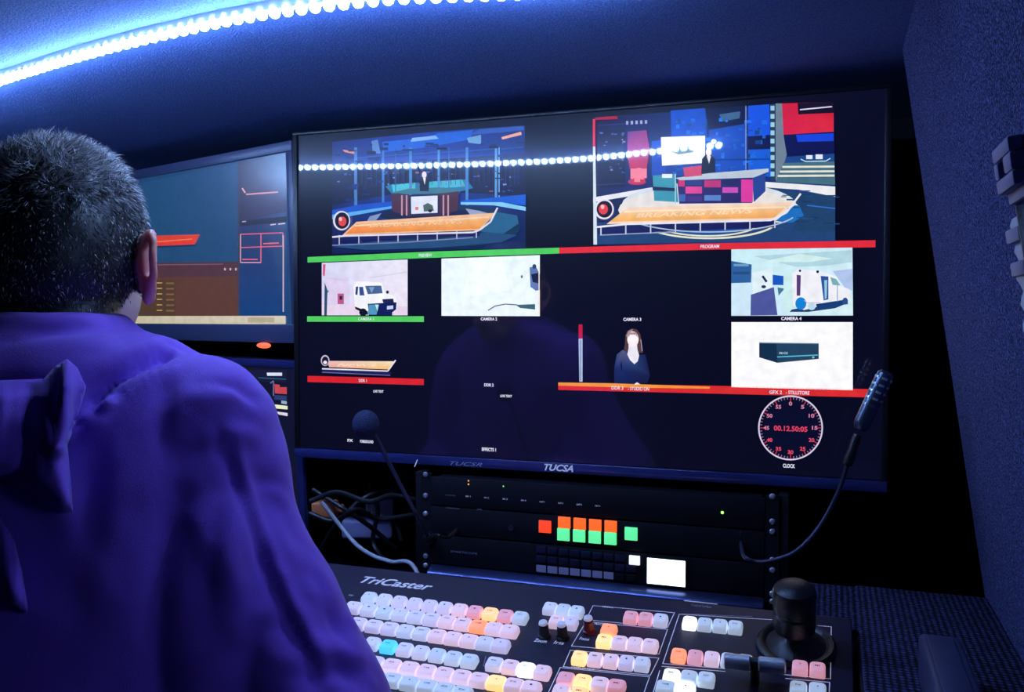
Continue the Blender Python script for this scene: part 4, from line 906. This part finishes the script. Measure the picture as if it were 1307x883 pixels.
def torso_rings(off, zoff=0): return [ellring(0, cy, sh(z)+zoff, rx+off, ry+off) for z, cy, rx, ry in torso]
# --- body
B_ = MB()
ico(B_, (0, .0, .012), (.0735, .094, .090)); ico(B_, (0, -.022, .004), (.072, .076, .078)); ico(B_, (0, .030, -.035), (.060, .066, .072)); ico(B_, (0, .052, -.082), (.040, .040, .036)); ico(B_, (0, .088, -.018), (.040, .022, .050))
B_.loft([ellring(0, .100, -.006, .007, .010, 12), ellring(0, .108, -.025, .010, .012, 12), ellring(0, .114, -.040, .016, .013, 12), ellring(0, .104, -.046, .012, .010, 12)])      # nose
ico(B_, (0, .096, -.068), (.024, .012, .006), sub=2); ico(B_, (0, .095, -.077), (.021, .012, .007), sub=2)     # lips
for s in (-1, 1):
    ico(B_, (s*.031, .093, .006), (.015, .010, .010), sub=2); ico(B_, (s*.030, .097, .022), (.020, .008, .006), sub=2)   # eyes, brows
    # ear: helix rim, back of the shell, lobe
    hel = [(s*.074, .012, -.006), (s*.081, .004, .012), (s*.089, -.006, .018), (s*.096, -.020, .012), (s*.099, -.026, -.006), (s*.097, -.022, -.024), (s*.091, -.012, -.040), (s*.083, -.004, -.048)]
    B_.tube(spline(hel, 5), .0050, 10)
    ico(B_, (s*.086, -.008, -.012), (.006, .012, .025), Quaternion((0, 0, 1), -s*.35), 3); ico(B_, (s*.088, -.010, -.042), (.0075, .009, .010), sub=2); ico(B_, (s*.075, .002, -.014), (.010, .012, .026), sub=2)
B_.loft([ellring(0, -.004, .0, .058, .060), ellring(0, -.012, -.04, .056, .058), ellring(0, -.026, -.075, .058, .060), ellring(0, -.036, sh(-.005), .066, .062), ellring(0, -.045, sh(-.05), .10, .07)])
B_.loft([r for r in torso_rings(-.028, -.012)][2:])
hand_w = {}
for s in (1, -1):
    A_ = arm(s)
    B_.tube(spline(A_, 5), [ (.043, .044, .043, .041, .040, .038, .031, .025)[min(7, i//5)] for i in range(len(spline(A_, 5)))], 16)
    w = Vector(A_[-1]); d = (w-Vector(A_[-2])).normalized(); side = Vector((d.y, -d.x, 0)).normalized()  # to the right of the hand
    rings = []
    for t, hw, hh in ((-.02, .024, .018), (0, .026, .016), (.03, .036, .015), (.065, .042, .014), (.088, .041, .011)):
        c = w+d*t+UP*(.002); rings.append([c+side*hw*math.cos(2*math.pi*k/16)+UP*hh*math.sin(2*math.pi*k/16) for k in range(16)])
    B_.loft(rings)
    for i, (off, Lf) in enumerate(((-.030, .068), (-.010, .078), (.011, .073), (.031, .058))):
        off *= s; b0 = w+d*.080+side*off
        B_.tube([b0, b0+d*Lf*.35+UP*.010, b0+d*Lf*.68+UP*.004, b0+d*Lf*.95-UP*.008], [.0095, .0090, .0082, .0068], 10); ico(B_, b0+d*Lf*.95-UP*.008, (.0068,)*3, sub=2)
    t0 = w+d*.022-side*s*.030; td = (d*.75-side*s*.66).normalized()
    B_.tube([t0+side*s*.012, t0+td*.028+UP*.002, t0+td*.058-UP*.004], [.0135, .0110, .0085], 10); ico(B_, t0+td*.058-UP*.004, (.0085,)*3, sub=2)
# legs
seat_z = .47
for s in (1, -1):
    hip = Vector((s*.09, -.14, sh(-.745))); knee = Vector((s*.16, .26, .50-HC.z)); ank = Vector((s*.17, .22, .09-HC.z)); toe = Vector((s*.18, .36, .045-HC.z))
    B_.tube(spline([hip, hip.lerp(knee, .5)+UP*.01, knee, knee.lerp(ank, .35)-Vector((0, .01, 0)), ank], 5), [(.082, .078, .070, .060, .052)[min(4, i//5)] for i in range(21)], 16)
    B_.tube([ank-Vector((0, .04, .045)), ank+Vector((0, .02, -.03)), toe], [.036, .036, .026], 12)
bme = remesh(B_, .0042, 3, .5, 'person')
bme.materials.append(M['skin']); bme.materials.append(M['ear_skin'])
for pg in bme.polygons:
    c_ = pg.center
    if abs(c_.x) > .080 and -.056 < c_.z < .026 and c_.y < .02: pg.material_index = 1
bme; pass
bme.polygons.foreach_set('use_smooth', [True]*len(bme.polygons))
for pg in (bme,): pg.transform(MP)
hv=[v.co for v in bme.vertices if (MP.inverted() @ v.co).y>.14 and v.co.z>.7]; print('HAND', min(v.z for v in hv), min(v.y for v in hv), max(v.y for v in hv), min(v.x for v in hv), max(v.x for v in hv))
person = bpy.data.objects.new('person', bme); COL.objects.link(person)
tag(person, 'seated person in a purple shirt with short greying hair, seen from behind', 'person')
# --- shirt
Sh = MB()
Sh.loft([[(x*(.93 if x > 0 else 1), y, z_) for x, y, z_ in r_] for r_ in torso_rings(.0)[1:-1]])
for s in (1, -1):
    A_ = arm(s); c_ = spline(A_, 6); c_ = c_[:-3]; rr_ = (.066, .069, .064, .063, .062, .056, .048, .042)
    Sh.tube(c_, [(rr_[min(7, i//6)]*(1-(i % 6)/6) + rr_[min(7, i//6+1)]*((i % 6)/6)) for i in range(len(c_))], 20)
Sh.loft([ellring(0, -.034, sh(.004), .070, .066), ellring(0, -.036, sh(-.008), .080, .070), ellring(0, -.042, sh(-.03), .13, .08)])
for s in (1, -1): ico(Sh, (s*.154, -.052, sh(-.098)), (.066, .070, .056)); ico(Sh, (s*.135, -.05, sh(-.075)), (.070, .066, .044)); ico(Sh, (s*.163, -.055, sh(-.15)), (.064, .075, .07))
for s in (1, -1): ico(Sh, (s*.178, -.085, sh(-.27)), (.062, .078, .15))
sme = remesh(Sh, .0045, 12, .6, 'shirt')
sme.transform(MP); sme.update()
nv = len(sme.vertices); co = np.empty(nv*3, dtype=np.float64); sme.vertices.foreach_get('co', co); co = co.reshape(-1, 3)
nrm = np.empty(nv*3, dtype=np.float32); sme.vertices.foreach_get('normal', nrm); nrm = nrm.reshape(-1, 3).astype(float)
bvh = BVHTree.FromPolygons([tuple(v) for v in co], [tuple(p.vertices) for p in sme.polygons])
def onshirt(px, py):
    d = ray(px, py).normalized(); h = bvh.ray_cast(CAM, d)
    return np.array(h[0]) if h[0] is not None else None
def crease(pts, amp, sig, skew=0.0):
    """push cloth along a fold line: a ridge on one side and a groove on the other"""
    P = [onshirt(*p) for p in spline([(x, y, 0) for x, y in pts], 6) for p in [(p[0], p[1])]]
    P = np.array([p for p in P if p is not None])
    if len(P) < 2: return np.zeros(nv)
    d2 = np.full(nv, 1e9); sd = np.zeros(nv)
    fwd = np.array(CF)
    for a, b in zip(P, P[1:]):
        ab = b-a; t = np.clip(((co-a) @ ab)/(ab @ ab), 0, 1); q = co-(a+t[:, None]*ab); dd = (q*q).sum(1)
        sidev = np.cross(ab/np.linalg.norm(ab), fwd); m_ = dd < d2
        d2[m_] = dd[m_]; sd[m_] = (q @ sidev)[m_]
    g = np.exp(-d2/(2*sig*sig))
    # fade at both ends
    f = np.ones(nv)
    for e in (P[0], P[-1]):
        de = np.linalg.norm(co-e, axis=1); f *= np.clip(de/(2.5*sig), .15, 1)
    return amp*g*(1 if not skew else (1-skew + skew*np.tanh(sd/sig*1.5)))*f
disp = np.zeros(nv)
folds = [
 ([(262, 424), (225, 440), (180, 462), (140, 492), (112, 530)], .012, .0075, 1.5),     # yoke seam
 ([(248, 432), (205, 452), (165, 480), (132, 515)], -.012, .006, 0),
 ([(300, 470), (250, 490), (205, 530), (170, 590)], .005, .016, 1.0),
 ([(330, 500), (290, 520), (240, 560)], -.004, .010, 0),
 ([(350, 560), (310, 545), (270, 560)], .004, .010, 1.2),
 ([(292, 560), (312, 620), (338, 700), (372, 780), (420, 870)], .0062, .0065, 1.2),   # sleeve crease
 ([(330, 585), (362, 640), (398, 700), (430, 790)], .005, .013, 1.3),
 ([(365, 610), (392, 660), (420, 720)], -.004, .008, 0),
 ([(350, 735), (372, 742), (400, 750)], -.010, .012, 0),
 ([(405, 820), (430, 800), (455, 790)], -.014, .013, 0),
 ([(395, 850), (430, 840), (462, 832)], .008, .010, 1.3),
 ([(420, 872), (450, 862), (480, 868)], -.007, .008, 0),
 ([(20, 425), (80, 418), (150, 420), (200, 425)], .004, .008, 1.2),
 ([(190, 440), (235, 422)], .003, .006, 0), ([(120, 440), (160, 428), (200, 430)], .004, .007, 1),
 ([(230, 640), (260, 720), (300, 800)], .004, .014, 1.2), ([(280, 860), (330, 800), (360, 760)], .004, .012, 1.2),
 ([(60, 700), (110, 760), (150, 840)], .005, .018, 1), ([(10, 560), (60, 640), (90, 720)], .004, .016, 1), ([(150, 560), (130, 640), (140, 740)], .005, .016, 1.2)]
folds += [([(335, 520), (300, 500), (262, 500)], .005, .007, 1.2), ([(378, 640), (350, 620), (318, 622)], .004, .007, 1.2), ([(300, 640), (280, 700), (285, 780)], .006, .012, 1.2), ([(230, 470), (215, 520), (222, 600)], .004, .010, 1), ([(440, 760), (415, 720), (385, 700)], .005, .008, 1.2), ([(330, 780), (365, 800), (400, 840)], -.006, .009, 0)]
for pts, a, s_, k_ in folds: disp += crease(pts, a, s_, k_)
# soft random wrinkling
from mathutils import noise as mn
low = np.array([mn.noise(Vector(c)*9)+.5*mn.noise(Vector(c)*21) for c in co])
disp += low*.0035
# gathers along the yoke
yl = crease([(255, 428), (200, 452), (150, 485), (115, 525)], 1, .010, 0)
disp += yl*np.sin(co @ np.array(RH)*900 + co[:, 2]*500)*.0016
co2 = co + nrm*disp[:, None]
sme.vertices.foreach_set('co', co2.ravel()); sme.update()
sme.polygons.foreach_set('use_smooth', [True]*len(sme.polygons))
shirt_m, nt, bs = new_mat('purple_cotton')
tc = nt.nodes.new('ShaderNodeTexCoord'); nz = nt.nodes.new('ShaderNodeTexNoise'); nz.inputs['Scale'].default_value = 900; nt.links.new(tc.outputs['Object'], nz.inputs['Vector'])
mx = nt.nodes.new('ShaderNodeMix'); mx.data_type = 'RGBA'; mx.inputs[6].default_value = (.23, .075, .64, 1); mx.inputs[7].default_value = (.31, .11, .78, 1); nt.links.new(nz.outputs['Fac'], mx.inputs[0]); nt.links.new(mx.outputs[2], bs.inputs['Base Color'])
bs.inputs['Roughness'].default_value = .75; bs.inputs['Specular IOR Level'].default_value = .25; bs.inputs['Sheen Weight'].default_value = .25; bs.inputs['Sheen Roughness'].default_value = .5
bp = nt.nodes.new('ShaderNodeBump'); bp.inputs['Strength'].default_value = .25; bp.inputs['Distance'].default_value = .001; nt.links.new(nz.outputs['Fac'], bp.inputs['Height']); nt.links.new(bp.outputs['Normal'], bs.inputs['Normal'])
sme.materials.append(shirt_m)
shirt = bpy.data.objects.new('shirt', sme); COL.objects.link(shirt); shirt.parent = person; shirt['label'] = 'purple long-sleeved shirt'
# --- hood-like flap lying on the back
bvh2 = BVHTree.FromPolygons([tuple(v) for v in co2], [tuple(p.vertices) for p in sme.polygons])
def flap(outline, peak, name, lift=.010, folds_=()):
    poly = [Vector((x, y, 0)) for x, y in outline]
    def inside(x, y):
        c = False; n = len(poly)
        for i in range(n):
            a, b = poly[i], poly[(i+1) % n]
            if (a.y > y) != (b.y > y) and x < (b.x-a.x)*(y-a.y)/(b.y-a.y)+a.x: c = not c
        return c
    def edge_d(x, y):
        m_ = 1e9
        for i in range(len(poly)):
            a, b = poly[i], poly[(i+1) % len(poly)]; ab = b-a; t = max(0, min(1, ((x-a.x)*ab.x+(y-a.y)*ab.y)/(ab.x**2+ab.y**2))); m_ = min(m_, math.hypot(x-a.x-t*ab.x, y-a.y-t*ab.y))
        return m_
    bm = bmesh.new(); bv = [bm.verts.new((x, y, 0)) for x, y in outline]; bm.faces.new(bv)
    step = 5
    x0, x1 = min(p.x for p in poly), max(p.x for p in poly); y0, y1 = min(p.y for p in poly), max(p.y for p in poly)
    for i in range(int((x1-x0)/step)+1): bmesh.ops.bisect_plane(bm, geom=bm.verts[:]+bm.edges[:]+bm.faces[:], plane_co=(x0+i*step+.1, 0, 0), plane_no=(1, 0, 0))
    for i in range(int((y1-y0)/step)+1): bmesh.ops.bisect_plane(bm, geom=bm.verts[:]+bm.edges[:]+bm.faces[:], plane_co=(0, y0+i*step+.1, 0), plane_no=(0, 1, 0))
    for v in bm.verts:
        x, y = v.co.x, v.co.y; d = ray(x, y).normalized(); h = bvh2.ray_cast(CAM, d)
        e = edge_d(x, y); L_ = .003+lift*min(1, e/22)**.7
        for (fx0, fy0, fx1, fy1, fa, fs) in folds_:
            ab = Vector((fx1-fx0, fy1-fy0)); t = max(0, min(1, ((x-fx0)*ab.x+(y-fy0)*ab.y)/ab.length_squared)); dist = math.hypot(x-fx0-t*ab.x, y-fy0-t*ab.y); L_ += fa*math.exp(-(dist/fs)**2)
        base = h[0] if h[0] is not None else at(x, y, .72)
        v.co = base - d*max(L_, .002)
    me = bpy.data.meshes.new(name); bm.to_mesh(me); bm.free()
    o = link(name, me, shirt_m, shirt); me.polygons.foreach_set('use_smooth', [True]*len(me.polygons))
    so = o.modifiers.new('thickness', 'SOLIDIFY'); so.thickness = .0025; so.offset = 0
    return o
flap([(-70, 500), (-30, 492), (0, 487), (30, 486), (57, 485), (70, 470), (85, 460), (97, 470), (108, 494), (98, 530), (84, 568), (88, 610), (91, 653), (75, 650), (51, 636), (25, 620), (0, 608), (-70, 590)], None, 'hood', .020, [(86, 462, 76, 575, .016, 7), (100, 490, 88, 560, -.006, 5), (40, 500, 30, 600, -.008, 12), (60, 540, 85, 645, .007, 7), (0, 500, -10, 600, .008, 14)])['label'] = 'folded hood-like flap on the back'
flap([(-70, 650), (-20, 655), (0, 662), (16, 690), (26, 730), (35, 782), (15, 770), (-10, 755), (-70, 740)], None, 'shirt_fold', .010, [(5, 670, 20, 770, .008, 8)])
# --- seam tube along yoke
# --- trousers and shoes
Tr = MB()
for s in (1, -1):
    hip = Vector((s*.09, -.14, sh(-.745))); knee = Vector((s*.16, .26, .50-HC.z)); ank = Vector((s*.17, .22, .11-HC.z))
    Tr.tube(spline([hip, hip.lerp(knee, .5)+UP*.01, knee, knee.lerp(ank, .35), ank], 5), [(.094, .090, .082, .074, .066)[min(4, i//5)] for i in range(21)], 16)
Tr.loft([ellring(0, -.15, sh(-.64), .192, .150), ellring(0, -.155, sh(-.70), .198, .158), ellring(0, -.14, sh(-.775), .188, .155), ellring(0, -.13, sh(-.81), .15, .12)])
tme = remesh(Tr, .009, 6, .5, 'trousers'); tme.transform(MP); tme.materials.append(mat('dark_trousers', (.012, .012, .03), .85)); tme.polygons.foreach_set('use_smooth', [True]*len(tme.polygons))
tro = bpy.data.objects.new('trousers', tme); COL.objects.link(tro); tro.parent = person
for s in (1, -1):
    k_ = MB(); ank = Vector((s*.17, .22, .09-HC.z)); rings = []
    for yy, hw, zt_ in ((-.075, .030, .075), (-.05, .042, .085), (.0, .044, .095), (.06, .046, .075), (.12, .050, .060), (.17, .044, .045), (.195, .025, .030)):
        rings.append([(ank.x+hw*math.cos(2*math.pi*k/16), ank.y+yy, .004-HC.z+zt_/2*(1+math.copysign(abs(math.sin(2*math.pi*k/16))**.7, math.sin(2*math.pi*k/16)))) for k in range(16)])
    k_.loft(rings); o = k_.build('shoe', M['black'], person, smooth=True); o.data.transform(MP)
# stool under the operator
st = empty('stool'); tag(st, 'black round stool under the seated person', 'stool')
hp = lp_((0, -.14, 0)); zs = HC.z + sh(-.81) - .032
mb = MB(); mb.lathe([(.02, zs-.06), (.17, zs-.055), (.185, zs-.04), (.185, zs-.015), (.17, zs), (.05, zs+.002), (.0001, zs+.002)], Matrix.Translation((hp.x, hp.y, 0)), 40); mb.build('seat', M['black'], st, smooth=True)
mb = MB(); mb.lathe([(.03, .05), (.03, .25), (.022, .25), (.022, zs-.055)], Matrix.Translation((hp.x, hp.y, 0)), 24); mb.build('column', M['steel'], st, smooth=True)
for k in range(5):
    a = 2*math.pi*k/5; mb = MB(); mb.tube([(hp.x, hp.y, .07), (hp.x+.24*math.cos(a), hp.y+.24*math.sin(a), .025)], [.02, .014], 10); mb.lathe([(.0001, 0), (.018, .002), (.022, .014), (.018, .028), (.0001, .03)], Matrix.Translation((hp.x+.24*math.cos(a), hp.y+.24*math.sin(a), 0)), 14); mb.build('leg', M['black'], st, smooth=True)
# --- hair: scalp cap and short strands
bb = BVHTree.FromPolygons([tuple(v.co) for v in bme.vertices], [tuple(p.vertices) for p in bme.polygons])
MPi = MP.inverted()
pts_, nrm_, = [], []
areas = np.empty(len(bme.polygons)); bme.polygons.foreach_get('area', areas)
cent = np.empty(len(bme.polygons)*3); bme.polygons.foreach_get('center', cent); cent = cent.reshape(-1, 3)
nr = np.empty(len(bme.polygons)*3, dtype=np.float32); bme.polygons.foreach_get('normal', nr); nr = nr.reshape(-1, 3).astype(float)
A4 = np.array(MPi)[:3]; loc = cent @ A4[:, :3].T + A4[:, 3]
def hair_mask(l):
    x, y, z = l[:, 0], l[:, 1], l[:, 2]
    line = np.where(y < .0, -.072 + np.clip((y+.055), 0, .2)*.25 + np.abs(x)*.12, -.055 + y*1.3)   # nape line rising over the ear to the forehead
    ear = (np.abs(x) > .0765) & (z < .022) & (z > -.056) & (y < .022) & (y > -.030)
    return (z > line) & ~ear & (z > -.080) & (y < .075) & (np.abs(x) < .080)
hm = hair_mask(loc) & (loc[:, 2] > -.09)
idx = np.nonzero(hm)[0]
# cap
capm = bmesh.new(); vmap = {}
cap_v = []; cap_f = []
for i in idx:
    f = []
    for vi in bme.polygons[int(i)].vertices:
        if vi not in vmap: vmap[vi] = len(cap_v); v = bme.vertices[vi]; cap_v.append(v.co + v.normal*.0022)
        f.append(vmap[vi])
    cap_f.append(tuple(f))
NS = 42000
pr = areas[idx]/areas[idx].sum(); pick = RNG.choice(idx, NS, p=pr)
base = cent[pick] + RNG.normal(0, .0016, (NS, 3)); nn = nr[pick]; ll = loc[pick]
Rn, Fn, Un = np.array(RH), np.array(FH), np.array(UP)
top = np.clip((ll[:, 2]-.02)/.07, 0, 1)
length = (.0036 + .0140*top)*RNG.uniform(.6, 1.3, NS)
# growth direction: combed forward on top, downward at sides and back, with a crown whorl
dn = -Un[None, :]*(1-top)[:, None] + (Fn*.5)[None, :]*top[:, None] + Rn[None, :]*(RNG.normal(0, .28, NS))[:, None]
clump = np.array([[mn.noise(Vector(b)*70), mn.noise(Vector(b)*70+Vector((9, 3, 1))), mn.noise(Vector(b)*70+Vector((2, 7, 5)))] for b in base])
dn += clump*1.2
dn -= nn*(dn*nn).sum(1)[:, None]; dn /= np.linalg.norm(dn, axis=1)[:, None]+1e-9
lift = (.55 + .75*top)[:, None]
d1 = nn*lift + dn*.75; d1 /= np.linalg.norm(d1, axis=1)[:, None]
d2 = nn*(lift*.45) + dn; d2 /= np.linalg.norm(d2, axis=1)[:, None]
p0 = base; p1 = base + d1*(length*.5)[:, None]; p2 = p1 + d2*(length*.55)[:, None]
sd = np.cross(d1, RNG.normal(0, 1, (NS, 3))); sd /= np.linalg.norm(sd, axis=1)[:, None]; w = RNG.uniform(.00022, .00036, NS)[:, None]
V = np.stack([p0-sd*w, p0+sd*w, p1+sd*w*.9, p1-sd*w*.9, p2], 1).reshape(-1, 3)
Fq = []; 
for i in range(NS): b0 = 5*i; Fq.append((b0, b0+1, b0+2, b0+3)); Fq.append((b0+3, b0+2, b0+4))
nb = len(cap_v)
hme = bpy.data.meshes.new('hair'); hme.from_pydata([tuple(v) for v in cap_v] + V.tolist(), [], cap_f + [tuple(nb+i for i in f) for f in Fq])
a = hme.color_attributes.new('tone', 'FLOAT_COLOR', 'POINT')
tone = np.repeat(np.where(RNG.random(NS) < .36 + .40*top, RNG.uniform(.35, .95, NS), RNG.uniform(.03, .12, NS)), 5)  # random grey strands; the extra pale ones on top imitate overhead light
buf = np.ones((len(hme.vertices), 4), dtype=np.float32); buf[:nb, :3] = .02; buf[nb:, 0] = tone; buf[nb:, 1] = tone*.95; buf[nb:, 2] = tone*.95; a.data.foreach_set('color', buf.ravel())
hm_, nt, bs = new_mat('greying_toplit_hair'); at2 = nt.nodes.new('ShaderNodeAttribute'); at2.attribute_name = 'tone'; nt.links.new(at2.outputs['Color'], bs.inputs['Base Color'])
bs.inputs['Roughness'].default_value = .45; bs.inputs['Specular IOR Level'].default_value = .5
hme.materials.append(hm_); ho = bpy.data.objects.new('hair', hme); COL.objects.link(ho); ho.parent = person; ho['label'] = 'short greying hair, paled on top to look lit'

# ------------------------------------------------------------------ faint ambience of the dark van
wd = bpy.data.worlds.new('world'); sc.world = wd; wd.use_nodes = True
wd.node_tree.nodes['Background'].inputs[0].default_value = (.02, .02, .06, 1); wd.node_tree.nodes['Background'].inputs[1].default_value = .02
